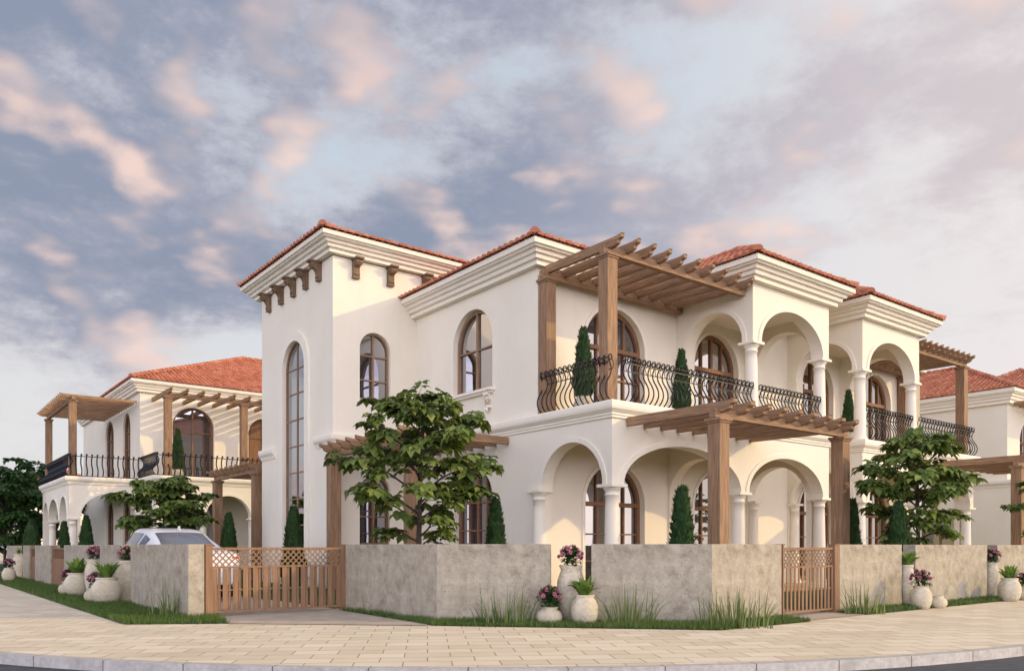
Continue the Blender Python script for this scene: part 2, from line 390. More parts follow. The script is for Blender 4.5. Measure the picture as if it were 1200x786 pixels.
for si, s in enumerate(STRIPS):
    xs = [p[0] for p in s]; ys = [p[1] for p in s]; A = (max(xs)-min(xs))*(max(ys)-min(ys))
    dens = [2600, 900, 3000, 3000, 2200, 250][si]
    if si == 1 or si == 4: pass
    for k in range(int(A*dens)):
        x = rnd.uniform(min(xs), max(xs)); y = rnd.uniform(min(ys), max(ys))
        if si == 1 and rnd.random() < (y-17)/40: continue
        if si == 4 and rnd.random() < (x-12)/26: continue
        jx, jy = x+rnd.gauss(0, .015), y+rnd.gauss(0, .015)
        if not pip(x, y, s): continue
        h = rnd.uniform(.04, .10)*(1+.5*mnoise.noise(Vector((x*1.5, y*1.5, 0)))); w = rnd.uniform(.0035, .006)*(1.6 if si in (1, 5) else 1.15)
        a = rnd.uniform(0, 2*PI); dx, dy = math.cos(a)*w, math.sin(a)*w; lx, ly = rnd.gauss(0, .022), rnd.gauss(0, .022)
        gb.add([(jx-dx, jy-dy, .008), (jx+dx, jy+dy, .008), (jx+lx, jy+ly, h)], [(0,1,2)])
o = gb.build('lawn_grass', M['lawn_blade'], recalc=False); o['kind'] = 'stuff'; o['label'] = 'short green turf growing along the plot walls'; o['category'] = 'grass'

# ------------------------------------------------------------------ architecture kit
def op_top(o, s):
    c, w, z0, sp, rise = o
    if rise <= 0: return sp
    q = max(0, 1-((s-c)/w)**2); return sp+rise*math.sqrt(q)
def wall(mb, P, a0, a1, z0, z1, ops, th=.32, ends=(True, True)):
    br = {a0, a1}
    for (c, w, s0, sp, rise) in ops:
        br |= {c-w, c+w}
        if rise > 0: br |= {c-w*math.cos(PI*k/28) for k in range(1, 28)}
    br = sorted(round(b, 5) for b in br if a0-1e-6 <= b <= a1+1e-6)
    br = [b for i, b in enumerate(br) if i == 0 or b-br[i-1] > 1e-4]
    def q(*p): mb.add(p, [(0,1,2,3)])
    for s0, s1 in zip(br, br[1:]):
        m = (s0+s1)/2; cov = sorted([o for o in ops if o[0]-o[1] < m < o[0]+o[1]], key=lambda o: o[2])
        lo0 = lo1 = z0
        for o in cov:
            if o[2] > lo0+1e-4 or o[2] > lo1+1e-4:
                for d in (0, th): q(P(s0, lo0, d), P(s1, lo1, d), P(s1, o[2], d), P(s0, o[2], d))
            if o[2] > z0+1e-4: q(P(s0, o[2], 0), P(s1, o[2], 0), P(s1, o[2], th), P(s0, o[2], th))
            t0, t1 = op_top(o, s0), op_top(o, s1)
            q(P(s0, t0, 0), P(s1, t1, 0), P(s1, t1, th), P(s0, t0, th)); lo0, lo1 = t0, t1
        for d in (0, th): q(P(s0, lo0, d), P(s1, lo1, d), P(s1, z1, d), P(s0, z1, d))
        q(P(s0, z1, 0), P(s1, z1, 0), P(s1, z1, th), P(s0, z1, th))
    def open_at(x, z): return any(o[0]-o[1] < x < o[0]+o[1] and o[2]-1e-4 <= z <= op_top(o, x) for o in ops)
    for (c, w, s0, sp, rise) in ops:
        for e, o_ in ((c-w, -.004), (c+w, .004)):
            if a0+1e-4 < e < a1-1e-4 and not open_at(e+o_, (s0+sp)/2): q(P(e, s0, 0), P(e, sp, 0), P(e, sp, th), P(e, s0, th))
    for e, f, o_ in ((a0, ends[0], .004), (a1, ends[1], -.004)):
        if f:
            lo = z0
            for o in sorted([o for o in ops if o[0]-o[1] < e+o_ < o[0]+o[1]], key=lambda o: o[2]):
                if o[2] > lo+1e-4: q(P(e, lo, 0), P(e, o[2], 0), P(e, o[2], th), P(e, lo, th))
                lo = op_top(o, e+o_)
            q(P(e, lo, 0), P(e, z1, 0), P(e, z1, th), P(e, lo, th))
def wallp(root, *a, **k):
    mb = MB(); wall(mb, *a, **k); return mb.build('wall', M['stucco'], root)
def archivolt(mb, P, c, w, sp, rise, wd=.11, proud=.03, legs=0):
    n = 28; pr = []
    for k in range(n+1):
        a = PI*k/n; pr.append(((c-w*math.cos(a), sp+rise*math.sin(a)), (c-(w+wd)*math.cos(a), sp+(rise+wd)*math.sin(a))))
    if legs:
        pr = [((c-w, legs), (c-w-wd, legs))]+pr+[((c+w, legs), (c+w+wd, legs))]
    vs = []
    for (i, o) in pr: vs += [P(i[0], i[1], -proud), P(o[0], o[1], -proud), P(o[0], o[1], .01), P(i[0], i[1], .01)]
    fs = []
    for k in range(len(pr)-1):
        for j in range(4): fs.append((k*4+j, k*4+(j+1) % 4, k*4+4+(j+1) % 4, k*4+4+j))
    fs += [(0,1,2,3), tuple(len(vs)-4+j for j in range(4))]
    mb.add(vs, fs)
def arch_trim(root, *a):
    mb = MB(); archivolt(mb, *a); return mb.build('arch_trim', M['trim'], root)
def sweep(mb, path, prof, side=1, closed=False):
    """path in plan; prof (outward, z); side=+1 outward is on the right of travel"""
    n = len(path); rows = []
    for i, p in enumerate(path):
        def nrm(a, b):
            d = Vector((b[0]-a[0], b[1]-a[1])).normalized(); return Vector((d.y, -d.x))*side
        if closed or 0 < i < n-1:
            n1 = nrm(path[i-1], p); n2 = nrm(p, path[(i+1) % n]); m = (n1+n2); m = m/m.dot(n1) if m.length > 1e-6 else n1
        elif i == 0: m = nrm(p, path[1])
        else: m = nrm(path[-2], p)
        rows.append([(p[0]+m.x*o, p[1]+m.y*o, z) for o, z in prof])
    k = len(prof); vs = [v for r in rows for v in r]; fs = []
    for i in range(n if closed else n-1):
        j = (i+1) % n
        for a in range(k-1): fs.append((i*k+a, i*k+a+1, j*k+a+1, j*k+a))
    if not closed: fs += [tuple(range(k)), tuple(range((n-1)*k, n*k))[::-1]]
    mb.add(vs, fs)
def cornice_prof(zb, zt, out=.5):
    h = zt-zb
    raw = [(0,0),(.34,0),(.34,.20),(.50,.25),(.54,.42),(.66,.46),(.72,.60),(.86,.64),(.90,.70),(1,.74),(1,1),(0,1)]
    return [(o*out, zb+f*h) for o, f in raw]
def slab_prof(zb, zt, out=.16):
    h = zt-zb
    raw = [(0,0),(.25,.0),(.25,.12),(.4,.18),(.4,.28),(.55,.34),(.9,.5),(1,.66),(1,.88),(.9,1),(-1.2,1)]
    return [(o*out, zb+f*h) for o, f in raw]
def column(root, u, v, z0, z1, r=.165, square=False):
    mb = MB(); h = z1-z0
    prof = [(r*1.25,0),(r*1.25,.05),(r*1.3,.06),(r*1.34,.085),(r*1.25,.11),(r*1.08,.125),(r*1.06,.15),(r*1.0,.18)]
    for k in range(1, 9):
        f = k/8; prof.append((r*(1.0-.16*f**1.5), .18+(h-.18-.24)*f))
    prof += [(r*.95, h-.235),(r*.95, h-.21),(r*.86, h-.20),(r*.86, h-.14),(r*.98, h-.125),(r*1.12, h-.085),(r*1.2, h-.065)]
    mb.lathe(prof, (u, v, z0), 28)
    mb.box((u-r*1.36, v-r*1.36, z1-.066), (u+r*1.36, v+r*1.36, z1-.002)); mb.box((u-r*1.4, v-r*1.4, z0), (u+r*1.4, v+r*1.4, z0+.045))
    return mb.build('column', M['trim'], root)
def window(root, P, c, w, z0, sp, rise, d=.2, cols=2, bars=(), fw=.07, name='window', transom=None, mat=None, pane='glass', deep=.06):
    mat = mat or M['framewood']; mb = MB(); n = 24
    out = [(c-w, z0)]+[(c-w*math.cos(PI*k/n), sp+rise*math.sin(PI*k/n)) for k in range(n+1)]+[(c+w, z0)]
    wi = w-fw; ri = max(.01, rise-fw)
    inn = [(c-wi, z0+fw)]+[(c-wi*math.cos(PI*k/n), sp+ri*math.sin(PI*k/n)) for k in range(n+1)]+[(c+wi, z0+fw)]
    k = len(out); vs = []
    for dd in (d-deep, d+.02): vs += [P(a, z, dd) for a, z in out]+[P(a, z, dd) for a, z in inn]
    fs = []
    for i in range(k):
        j = (i+1) % k
        fs += [(i, j, k+j, k+i), (2*k+i, 3*k+i, 3*k+j, 2*k+j), (k+i, k+j, 3*k+j, 3*k+i)]
    mb.add(vs, fs)
    def top(a): 
        q = 1-((a-c)/wi)**2; return sp+ri*math.sqrt(max(0, q))+.01
    def bx(a0, a1, b0, b1, dd=.012):
        mb.prism([(a0, b0), (a1, b0), (a1, b1), (a0, b1)], P, d-deep+dd, d+.018)
    for i in range(1, cols):
        a = c-wi+2*wi*i/cols; hw = min(.035, fw*.5) if (cols == 2 or i*2 == cols) else .022
        mb.prism([(a-hw, z0+fw-.01), (a+hw, z0+fw-.01), (a+hw, top(a+hw)), (a-hw, top(a-hw))], P, d-deep+.01, d+.018)
    for b in bars:
        hh = wi*math.sqrt(max(0.02, 1-(max(0, b-sp)/max(ri, .01))**2)) if b > sp else wi
        bx(c-hh, c+hh, b-.018, b+.018, .016)
    if transom:
        hh = wi; bx(c-hh, c+hh, transom-.05, transom+.05, -.01)
    fr = mb.build(name, mat, root)
    pb = MB(); pb.add([P(a, z, d+.004) for a, z in inn], [tuple(range(len(inn)))]); pb.build('pane', M[pane], fr)
    return fr
# one roof slope of barrel tiles on a hip or gable roof
def tile_slope(mb, A, B, inward, k, L_left, L_right, depth, tw=.21, row=.36):
    """A->B eave in 3D (left to right seen from outside), inward unit plan vector, slope k, rises until depth (plan);
    hips run inward at 45 degrees where L_left / L_right are True"""
    A = Vector(A); B = Vector(B); e = (B-A); Lw = e.length; e.normalize(); inw = Vector((inward[0], inward[1], 0)); up = (inw+Vector((0,0,k))).normalized(); nrm = e.cross(up).normalized()
    if nrm.z < 0: nrm = -nrm
    sl = math.sqrt(1+k*k); n = int(Lw/tw)
    dl, dr = (depth if L_left else 0), (depth if L_right else 0)
    mb.add([A, B, B-e*dr+inw*depth+Vector((0,0,k*depth)), A+e*dl+inw*depth+Vector((0,0,k*depth))], [(0,1,2,3)])
    for i in range(n):
        a = (i+.5)*Lw/n; lim = depth
        if L_left: lim = min(lim, a)
        if L_right: lim = min(lim, Lw-a)
        if L_left is None: pass
        smax = lim*sl; s = -.07
        while s < smax-.05:
            e1 = min(s+row+.05, smax+.03); c0 = A+e*a
            vs = []
            for q, (ss, rr, lift) in enumerate(((s, tw*.43, .030), (e1, tw*.34, .004))):
                for j in range(6):
                    w = PI*j/5; vs.append(c0+up*ss+e*(-math.cos(w)*rr)+nrm*(math.sin(w)*rr*.8+lift))
            fs = [(j, j+1, 7+j, 6+j) for j in range(5)]; fs.append((5,4,3,2,1,0))
            mb.add(vs, fs, False); s += row
        # pan tile between the covers shows as a shallow lip
        c1 = A+e*(a+tw/2); vs = [c1+up*(-.05)+e*(x*tw*.5)+nrm*z for x, z in ((-.5,.035),(0,.012),(.5,.035))]+[c1+up*.02+e*(x*tw*.5)+nrm*z for x, z in ((-.5,.035),(0,.012),(.5,.035))]
        mb.add(vs, [(0,1,4,3),(1,2,5,4)])
def ridge(mb, P0, P1, r=.12):
    P0 = Vector(P0); P1 = Vector(P1); d = P1-P0; L = d.length; d.normalize(); s = -.04; side = d.cross(Vector((0,0,1))).normalized(); up = side.cross(d)
    while s < L:
        vs = []
        for ss, rr, l in ((s, r, .02), (min(s+.42, L+.05), r*.82, 0)):
            for j in range(7):
                w = PI*j/6; vs.append(P0+d*ss+side*(-math.cos(w)*rr)+up*(math.sin(w)*rr+l))
        mb.add(vs, [(j, j+1, 8+j, 7+j) for j in range(6)]+[(6,5,4,3,2,1,0)]); s += .36
def hip_roof(root, u0, u1, v0, v1, z, k, faces='abcd', name='roof'):
    mb = MB(); w, d = u1-u0, v1-v0; h = min(w, d)/2
    if w <= d:
        r0 = (u0+h, v0+h); r1 = (u0+h, v1-h)
    else: r0 = (u0+h, v0+h); r1 = (u1-h, v0+h)
    zr = z+h*k
    tile_slope(mb, (u0, v0, z), (u1, v0, z), (0, 1), k, True, True, h)
    tile_slope(mb, (u0, v1, z), (u0, v0, z), (1, 0), k, True, True, h)
    if 'c' in faces: tile_slope(mb, (u1, v0, z), (u1, v1, z), (-1, 0), k, True, True, h)
    else: mb.add([(u1, v0, z), (u1, v1, z), (u1-h, v1-h, zr), (u1-h, v0+h, zr)], [(0,1,2,3)])
    mb.add([(u1, v1, z), (u0, v1, z), (u0+h, v1-h, zr), (u1-h, v1-h, zr)], [(0,1,2,3)])
    e = .03
    for a, b in (((u0, v0), r0), ((u1, v0), (r1 if w > d else r0)), ((u0, v1), (r0 if w > d else r1)), ((u1, v1), r1)):
        ridge(mb, (a[0], a[1], z+e), (b[0], b[1], zr+e))
    if abs(w-d) > .1: ridge(mb, (*r0, zr+e), (*r1, zr+e))
    return mb.build(name, M['tile'], root, recalc=False)
# --- balusters
def baluster_mesh(kind):
    mb = MB()
    if kind == 'belly':
        ctl = [(0, 0), (.05, .02), (.13, .09), (.185, .20), (.175, .32), (.12, .43), (.05, .54), (.02, .64), (.035, .74), (.09, .83), (.10, .88)]
        pts = []
        for i in range(len(ctl)-1):
            p0 = ctl[max(i-1, 0)]; p1 = ctl[i]; p2 = ctl[i+1]; p3 = ctl[min(i+2, len(ctl)-1)]
            for t in (0, .5):
                f = lambda a, b, c, d: .5*((2*b)+(c-a)*t+(2*a-5*b+4*c-d)*t*t+(3*b-a-3*c+d)*t**3)
                pts.append((f(p0[0], p1[0], p2[0], p3[0]), f(p0[1], p1[1], p2[1], p3[1])))
        for k in range(0, 13):
            a = 2*PI*k/12*.98; pts.append((.10-.052+.052*math.cos(a)*1.0, .90+.052*math.sin(a)))
        mb.tube([(0, -x, z) for x, z in pts], .0150, 5)
        mb.tube([(0, -.02, .64), (0, .03, .70), (0, .05, .78), (0, .02, .84), (0, -.02, .86)], .009, 4)
    else:
        pts = [(.14*math.sin(z*7.2)*(1 if z < .6 else .8)+.03, z) for z in [i*.06 for i in range(16)]]
        mb.tube([(0, -x, z) for x, z in pts], .026, 5); mb.cbox((0, -pts[-1][0], .93), (.06, .07, .07))
    me = bpy.data.meshes.new('baluster'); me.from_pydata([tuple(v) for v in mb.v], [], mb.f); me.polygons.foreach_set('use_smooth', mb.sm); me.materials.append(M['iron']); return me
BAL = {'belly': baluster_mesh('belly'), 'wave': baluster_mesh('wave')}
def balustrade(root, p0, p1, z, out, kind='belly', step=.15):
    """rails from p0 to p1 in plan; out = outward plan direction"""
    p0 = Vector(p0); p1 = Vector(p1); d = p1-p0; L = d.length; d.normalize(); o = Vector(out); oz = parent_origin(root)
    mb = MB()
    def rail(off, zz, w, h):
        a = p0+o*off; b = p1+o*off; m = (a+b)/2
        mb.cbox((m.x, m.y, zz), (L, w, h), math.atan2(d.y, d.x))
    if kind == 'belly': rail(.10, z+.80, .024, .020); rail(.02, z+.66, .02, .014); rail(.0, z+.012, .03, .02); rail(.055, z+.905, .016, .016)
    else: rail(-.02, z+.94, .05, .035) if False else None; rail(0.0, z+.03, .04, .03); rail(.03, z+.86, .03, .03)
    b = mb.build('balustrade', M['iron'], root)
    n = max(2, int(round(L/step)))
    # baluster's own -y axis points outward
    ang = math.atan2(o.y, o.x)+PI/2
    for i in range(n+1):
        p = p0+d*(L*i/n)
        link_part('baluster', BAL[kind], b, Matrix.Translation((p.x-oz[0], p.y-oz[1], z-oz[2])) @ Matrix.Rotation(ang, 4, 'Z'))
    return b
def corbel(root, P, c, zt, w=.16, reach=.34, h=.5, mat=None):
    pts = [(0, 0), (reach, 0), (reach, -.05), (reach-.04, -.07), (reach-.03, -.13), (reach-.08, -.19), (reach-.16, -.20), (reach-.2, -.25), (.12, -.30), (.11, -.36), (.13, -.41), (.09, -.46), (.09, -h), (0, -h)]
    mb = MB(); Q = lambda a, z, d: P(c+d, zt+z, -a)
    mb.prism(pts, Q, -w/2, w/2)
    cap = [(-.005, .0), (reach+.03, .0), (reach+.03, .045), (-.005, .045)]
    mb.prism([(a, z-.046) for a, z in cap], Q, -w/2-.03, w/2+.03)
    for s in (-1, 1):
        mb.prism([(reach-.10+.055*math.cos(t), -.11+.055*math.sin(t)) for t in [2*PI*k/10 for k in range(10)]], Q, s*(w/2-.01), s*(w/2+.02))
    mb.prism([(-.004, -h-.05), (.11, -h-.05), (.11, -h+.005), (-.004, -h+.005)], Q, -w/2-.012, w/2+.012)
    return mb.build('corbel', mat or M['corbel'], root)

# ------------------------------------------------------------------ the corner villa
u0, v0 = 11.59, 11.64
vb = 14.0                                     # back wall of terraces and porches
vt = 19.3                                     # tower face
ZS, ZC, ZW = 4.0, 3.72, 7.42                  # slab top, slab moulding bottom, upper wall top
SPR, ARR = 2.4, .9
villa = thing('villa', 'large cream stucco corner villa with square tower, arcaded porches and red tile roof', 'house', (u0, v0, 0))
CUR = villa
# shaded flank: ground floor with side arch of the terrace porch
gops = [(12.87, .98, 0, 2.38, .95), (v0+.125, .125, 0, 2.38, 0), (16.55, .84, .1, 2.25, .82)]
wallp(CUR, FU(u0), v0, vt+.3, 0, ZS-.02, gops)
wallp(CUR, FU(u0), vb, vt+.3, ZS-.02, ZW, [(16.59, .86, 4.96, 6.18, .86)])
# sunlit front of the ground-floor arcade
X1, X2, X3, X4 = 16.3, 19.6, 21.3, 24.56
XE = 28.3
fops = [(13.86, 1.95, 0, 2.38, ARR), (u0+.178, .1775, 0, 2.38, 0) , (15.965, .155, 0, 2.38, 0), (17.70, 1.58, 0, 2.38, ARR), (19.44, .16, 0, 2.38, 0)]
wallp(CUR, FV(v0), u0+.32, X2, 0, ZS-.02, [fops[0], fops[2], fops[3], fops[4]])
fops2 = [(X3+.16, .16, 0, 2.38, 0), (23.03, 1.41, 0, 2.38, ARR), (24.60, .16, 0, 2.38, 0), (26.38, 1.62, 0, 2.38, ARR), (XE-.15, .15, 0, 2.38, 0)]
wallp(CUR, FV(v0), X3, XE, 0, ZS-.02, fops2)
side = [((v0+.32+vb)/2+.05, .92, 0, 2.38, .9), (v0+.16, .16, 0, 2.38, 0)]
wallp(CUR, lambda s, z, d: (X2-d, s, z), v0+.322, vb, 0, ZS-.02, side[:1])
wallp(CUR, FU(X3), v0+.322, vb, 0, ZS-.02, side[:1])
wallp(CUR, lambda s, z, d: (XE-d, s, z), v0+.322, vb, 0, ZS-.02, side[:1])
wallp(CUR, lambda s, z, d: (X1-d, s, z), v0+.322, vb, 0, ZS-.02, side[:1])
# back wall with the doors of both floors
GD = [(14.05, 1.02), (17.95, .95), (22.85, .95), (26.5, .95)]
bops = [(c, w, .05, 2.15, .95) for c, w in GD]+[(c, w, ZS, 5.95, .95) for c, w in GD]
wallp(CUR, FV(vb), u0+.32, 29.6, 0, ZW, bops)
# upper porches
uo1 = [(17.93, 1.33, ZS, 6.02, .93), (X1+.16, .14, ZS, 6.02, 0), (19.44, .16, ZS, 6.02, 0)]
wallp(CUR, FV(v0), X1, X2, ZS-.02, ZW, [(17.95, 1.34, ZS-.02, 6.02, .93), (X1+.155, .155, ZS-.02, 6.02, 0), (X2-.155, .155, ZS-.02, 6.02, 0)])
wallp(CUR, FV(v0), X3, X4, ZS-.02, ZW, [(22.93, 1.32, ZS-.02, 6.02, .93), (X3+.155, .155, ZS-.02, 6.02, 0), (X4-.155, .155, ZS-.02, 6.02, 0)])
upside = [(12.80, .88, ZS-.02, 6.02, .9)]
for P in (FU(X1), lambda s, z, d: (X2-d, s, z), FU(X3), lambda s, z, d: (X4-d, s, z)):
    wallp(CUR, P, v0+.322, vb, ZS-.02, ZW, upside)
# far sides and tower
wallp(CUR, lambda s, z, d: (29.6-d, s, z), vb, 24, 0, ZW, [])
TU, TV1, TZ = 9.09, 24.3, 8.64
wallp(CUR, FV(vt), TU, u0-.002, 0, TZ, [(10.32, .46, 1.15, 2.6, .40), (10.32, .46, 5.02, 6.36, .46)])
wallp(CUR, FV(vt), u0-.002, 13.4, ZW-.3, TZ, [])
wallp(CUR, FU(TU), vt+.322, TV1, 0, TZ, [(21.78, .78, .25, 6.12, .78)])
wallp(CUR, lambda s, z, d: (s, TV1-d, z), TU+.322, 13.4, 0, TZ, [])
wallp(CUR, lambda s, z, d: (13.4-d, s, z), vt, TV1, ZW-.3, TZ, [])
wallp(CUR, FU(u0), TV1, 29, 0, ZW, [])
wallp(CUR, lambda s, z, d: (s, 29-d, z), u0+.322, 16, 0, ZW, [])
# floors, ceilings
fb = MB()
fb.box((u0+.3, v0+.3, ZC), (X2-.3, vb, ZS-.025)); fb.box((X3+.3, v0+.3, ZC), (XE-.3, vb, ZS-.025)); fb.box((X2-.3, vb-.02, ZC), (X3+.3, vb+.1, ZS-.03))
fb.build('terrace_slab', M['tiles_floor'], villa)
fb = MB(); fb.box((X1+.3, v0+.3, 7.15), (X2-.3, vb, 7.30)); fb.box((X3+.3, v0+.3, 7.15), (X4-.3, vb, 7.30)); fb.build('ceiling', M['stucco'], villa)
# inner light-tight core so nothing shows through
# mouldings
mo = MB()
sp = slab_prof(ZC, ZS+.05, .17)
sweep(mo, [(u0, vt), (u0, v0), (X2, v0), (X2, vb)], sp, 1)
sweep(mo, [(X3, vb), (X3, v0), (XE, v0), (XE, vb)], sp, 1)
sweep(mo, [(TU, vt+1.0), (TU, vt), (u0-.17, vt)], slab_prof(3.72, 4.02, .12)[:-1]+[(0, 4.02)], 1)
sweep(mo, [(TU, TV1), (TU, TV1-1.1)], slab_prof(3.72, 4.02, .12)[:-1]+[(0, 4.02)], 1)
# parapet-free slab rim joins at both ends
mo.build('moulding', M['trim'], villa)
co = MB(); cp = cornice_prof(7.40, 7.86, .48)
sweep(co, [(u0, vt), (u0, vb), (X1, vb), (X1, v0), (X2, v0), (X2, vb), (X3, vb), (X3, v0), (X4, v0), (X4, vb), (29.6, vb), (29.6, 24)], cp, 1)
co.build('cornice', M['trim'], villa)
co = MB(); sweep(co, [(TU, vt), (13.4, vt), (13.4, TV1), (TU, TV1)], cornice_prof(8.66, 9.08, .5), 1, True); co.build('cornice', M['trim'], villa)
arch_trim(villa, FU(u0), 12.87, .98, 2.38, .95); arch_trim(villa, FV(v0), 13.86, 1.95, 2.38, ARR); arch_trim(villa, FV(v0), 17.70, 1.58, 2.38, ARR)
arch_trim(villa, FV(v0), 23.03, 1.41, 2.38, ARR); arch_trim(villa, FV(v0), 26.38, 1.62, 2.38, ARR)
arch_trim(villa, FV(v0), 17.95, 1.34, 6.02, .93); arch_trim(villa, FV(v0), 22.93, 1.32, 6.02, .93)
arch_trim(villa, FU(X1), 12.80, .88, 6.02, .9); arch_trim(villa, FU(X3), 12.80, .88, 6.02, .9); arch_trim(villa, FU(X3), 12.87, .92, 2.38, .9)
for c, w in GD: arch_trim(villa, FV(vb), c, w, 5.95, .95, .09, .03, ZS); arch_trim(villa, FV(vb), c, w, 2.15, .95, .09, .03, .05)
arch_trim(villa, FU(TU), 21.78, .78, 6.12, .78, .26, .06, .25)

# columns
cu, cv = u0+.17, v0+.17
for (u, v) in ((cu, cv), (15.965, cv), (19.42, cv), (X3+.17, cv), (24.60, cv), (XE-.17, cv), (u0+.03, 13.98)): column(villa, u, v, .02, 2.38)
for (u, v) in ((X1+.17, cv), (X2-.17, cv), (X3+.17, cv), (X4-.17, cv)): column(villa, u, v, ZS-.0, 6.02)
for (u, v) in ((X2-.16, 13.86), (X3+.16, 13.86), (X1+.17, 13.9), (X4-.17, 13.86)): column(villa, u, v, ZS-.0, 6.02, .14)
for (u, v) in ((X2-.16, 13.86), (X3+.16, 13.86)): column(villa, u, v, .02, 2.38, .14)
# doors and windows
for i, (c, w) in enumerate(GD):
    window(villa, FV(vb), c, w, ZS+.03, 5.95, .95, .2, 4, (4.55, 5.2), .10, 'door', 5.93)
    window(villa, FV(vb), c, w, .06, 2.15, .95, .2, 4, (.75, 1.4), .10, 'door', 2.13)
window(villa, FU(u0), 16.59, .86, 4.96, 6.18, .86, .2, 2, (6.05,), .075, mat=M['framelight'])
window(villa, FU(u0), 16.55, .84, .1, 2.25, .82, .2, 4, (.8, 1.5, 2.2), .075, 'door')
window(villa, FV(vt), 10.32, .46, 1.15, 2.6, .40, .16, 2, (1.9, 2.4), .05)
window(villa, FV(vt), 10.32, .46, 5.02, 6.36, .46, .16, 2, (5.55, 6.2), .045, mat=M['framelight'])
window(villa, FU(TU), 21.78, .78, .25, 6.12, .78, .09, 2, (.95, 1.7, 2.45, 3.2, 3.95, 4.7, 5.45, 6.15), .035, mat=M['framelight'], deep=.03)
# window sill on two brackets
sb = MB(); sb.box((u0-.16, 15.62, 4.88), (u0+.05, 17.56, 4.955)); sb.box((u0-.11, 15.68, 4.83), (u0+.05, 17.50, 4.878)); sb.build('window_sill', M['trim'], villa, .008)
for c in (15.85, 17.3): corbel(villa, FU(u0), c, 4.828, .12, .11, .3, M['trim'])
# corbels under the tower eave
for c in (20.05, 20.9, 21.75, 22.65, 23.6): corbel(villa, FU(TU), c, 8.655, .17, .34, .46)
for c in (9.72, 10.75, 11.85, 12.9): corbel(villa, FV(vt), c, 8.655, .17, .30, .46)
# roofs
hip_roof(villa, TU-.5, 13.9, vt-.5, TV1+.5, 9.10, .30)
hip_roof(villa, u0-.48, 30.1, vb-.48, 24.5, 7.88, .38)
hip_roof(villa, X1-.48, X2+.48, v0-.48, 17.2, 7.885, .50)
hip_roof(villa, X3-.48, X4+.48, v0-.48, 17.2, 7.885, .50)
# balustrades
zb_ = ZS+.055
balustrade(villa, (u0+.05, v0+.05), (u0+.05, vb-.15), zb_, (-1, 0))
balustrade(villa, (u0+.35, v0+.05), (X1-.05, v0+.05), zb_, (0, -1))
balustrade(villa, (X1+.38, v0+.10), (X2-.38, v0+.10), zb_, (0, -1))
balustrade(villa, (X3+.38, v0+.10), (X4-.38, v0+.10), zb_, (0, -1))
balustrade(villa, (X4+.1, v0+.05), (XE-.05, v0+.05), zb_, (0, -1), step=.18)
balustrade(villa, (XE-.05, vb-.15), (XE-.05, v0+.15), zb_, (1, 0), step=.3)
balustrade(villa, (X2+.02, vb-.25), (X3-.02, vb-.25), zb_, (0, -1), step=.2)

# ------------------------------------------------------------------ pergolas
def rafter_prof(L0, L1, h=.17):
    """rafter outline from -L0 to L1; both ends cut to an ogee"""
    e = [(0, .02), (-.004, -.035), (.015, -.058), (.05, -.062), (.08, -.075), (.10, -.10), (.108, -.135), (.135, -.155), (.17, -.162), (.20, -.18), (.23, -.19)]
    top = [(-L0-.02, .022), (-L0+.05, .014), (-L0+.14, 0), (L1, 0)]
    right = [(L1, -h)]; left = [(-L0+x, max(-h-.02, z*(h/.17)-.005)) for x, z in e][::-1]
    return top+right+left
def pergola(label, org, span, reach, H, posts, axis='v', n=9, over=.38, back=0.0, post_r=.14, group='wooden pergolas', base=0.0, rw=.05, beams=(0.0,), rz=0.0, endover=.18, rh=.17):
    """local frame: x along the carrying beam (0..span), y into the building (0..reach). Posts at given (x,y)."""
    t = thing('pergola', label, 'pergola', org, rz, group, local=True)
    for (x, y) in posts:
        mb = MB(); mb.cbox((x, y, H/2), (post_r*2, post_r*2, H-.002)); mb.cbox((x, y, H-.03), (post_r*2+.09, post_r*2+.09, .05)); mb.cbox((x, y, H-.075), (post_r*2+.045, post_r*2+.045, .035))
        mb.build('post', M['wood_z'], t, .006)
    for y in beams:
        mb = MB(); mb.box((-endover, y-.07, H), (span+endover, y+.07, H+.17)); mb.build('beam', M['wood_x'], t, .006)
    for i in range(n):
        x = span*i/(n-1); mb = MB()
        pts = [(a, z+H+.17+rh-.04) for a, z in rafter_prof(over, reach+back, rh)]
        mb.prism(pts, lambda a, z, d: (x+d, a, z), -rw, rw); mb.build('rafter', M['wood_y'], t)
    return t
G = 'wooden pergolas of the villas'
# entrance pergola in front of the arcade: posts near (12.03, 9.35) and (16.2, 9.35)
pergola('ground level pergola before the arcade, between the wall corner and the small right gate', (12.05, 9.35, 0), 4.15, 2.27, 3.45, [(0, 0), (4.15, 0)], n=9, group=G, rw=.065)
pergola('ground level pergola at the right frame edge beyond the right chestnut tree', (25.65, 9.35, 0), 4.15, 2.27, 3.42, [(0, 0), (4.15, 0)], n=9, group=G, rw=.065)
# terrace pergolas
pergola('big pergola standing on the balcony of the corner villa, highest in the picture', (u0+.14, v0+.26, ZS+.03), 4.35, 1.95, 3.08, [(0, 0), (0, 1.93)], n=10, over=.42, beams=(0.0, 1.93), group=G)
pergola('upper pergola over the far right balcony beside the second arched porch', (24.75, v0+.26, ZS+.03), 3.35, 1.95, 3.0, [(3.3, 0), (3.3, 1.93)], n=10, over=.38, beams=(0.0, 1.93), group=G)
# tower-side pergolas: beam along V, rafters along U (turned by -90 degrees)
pergola('pergola behind the front chestnut tree, in the corner between tower and flank', (9.0, 19.05, 0), 3.95, 2.57, 3.38, [(0, 0), (3.9, 0)], n=9, over=.38, group=G, rz=-PI/2)
pergola('shaded pergola on the left side of the tower behind the driveway gate', (9.3, 29.2, 0), 3.9, 2.2, 3.45, [(0, 0), (3.9, 0)], n=9, over=.38, group=G, rz=-PI/2)

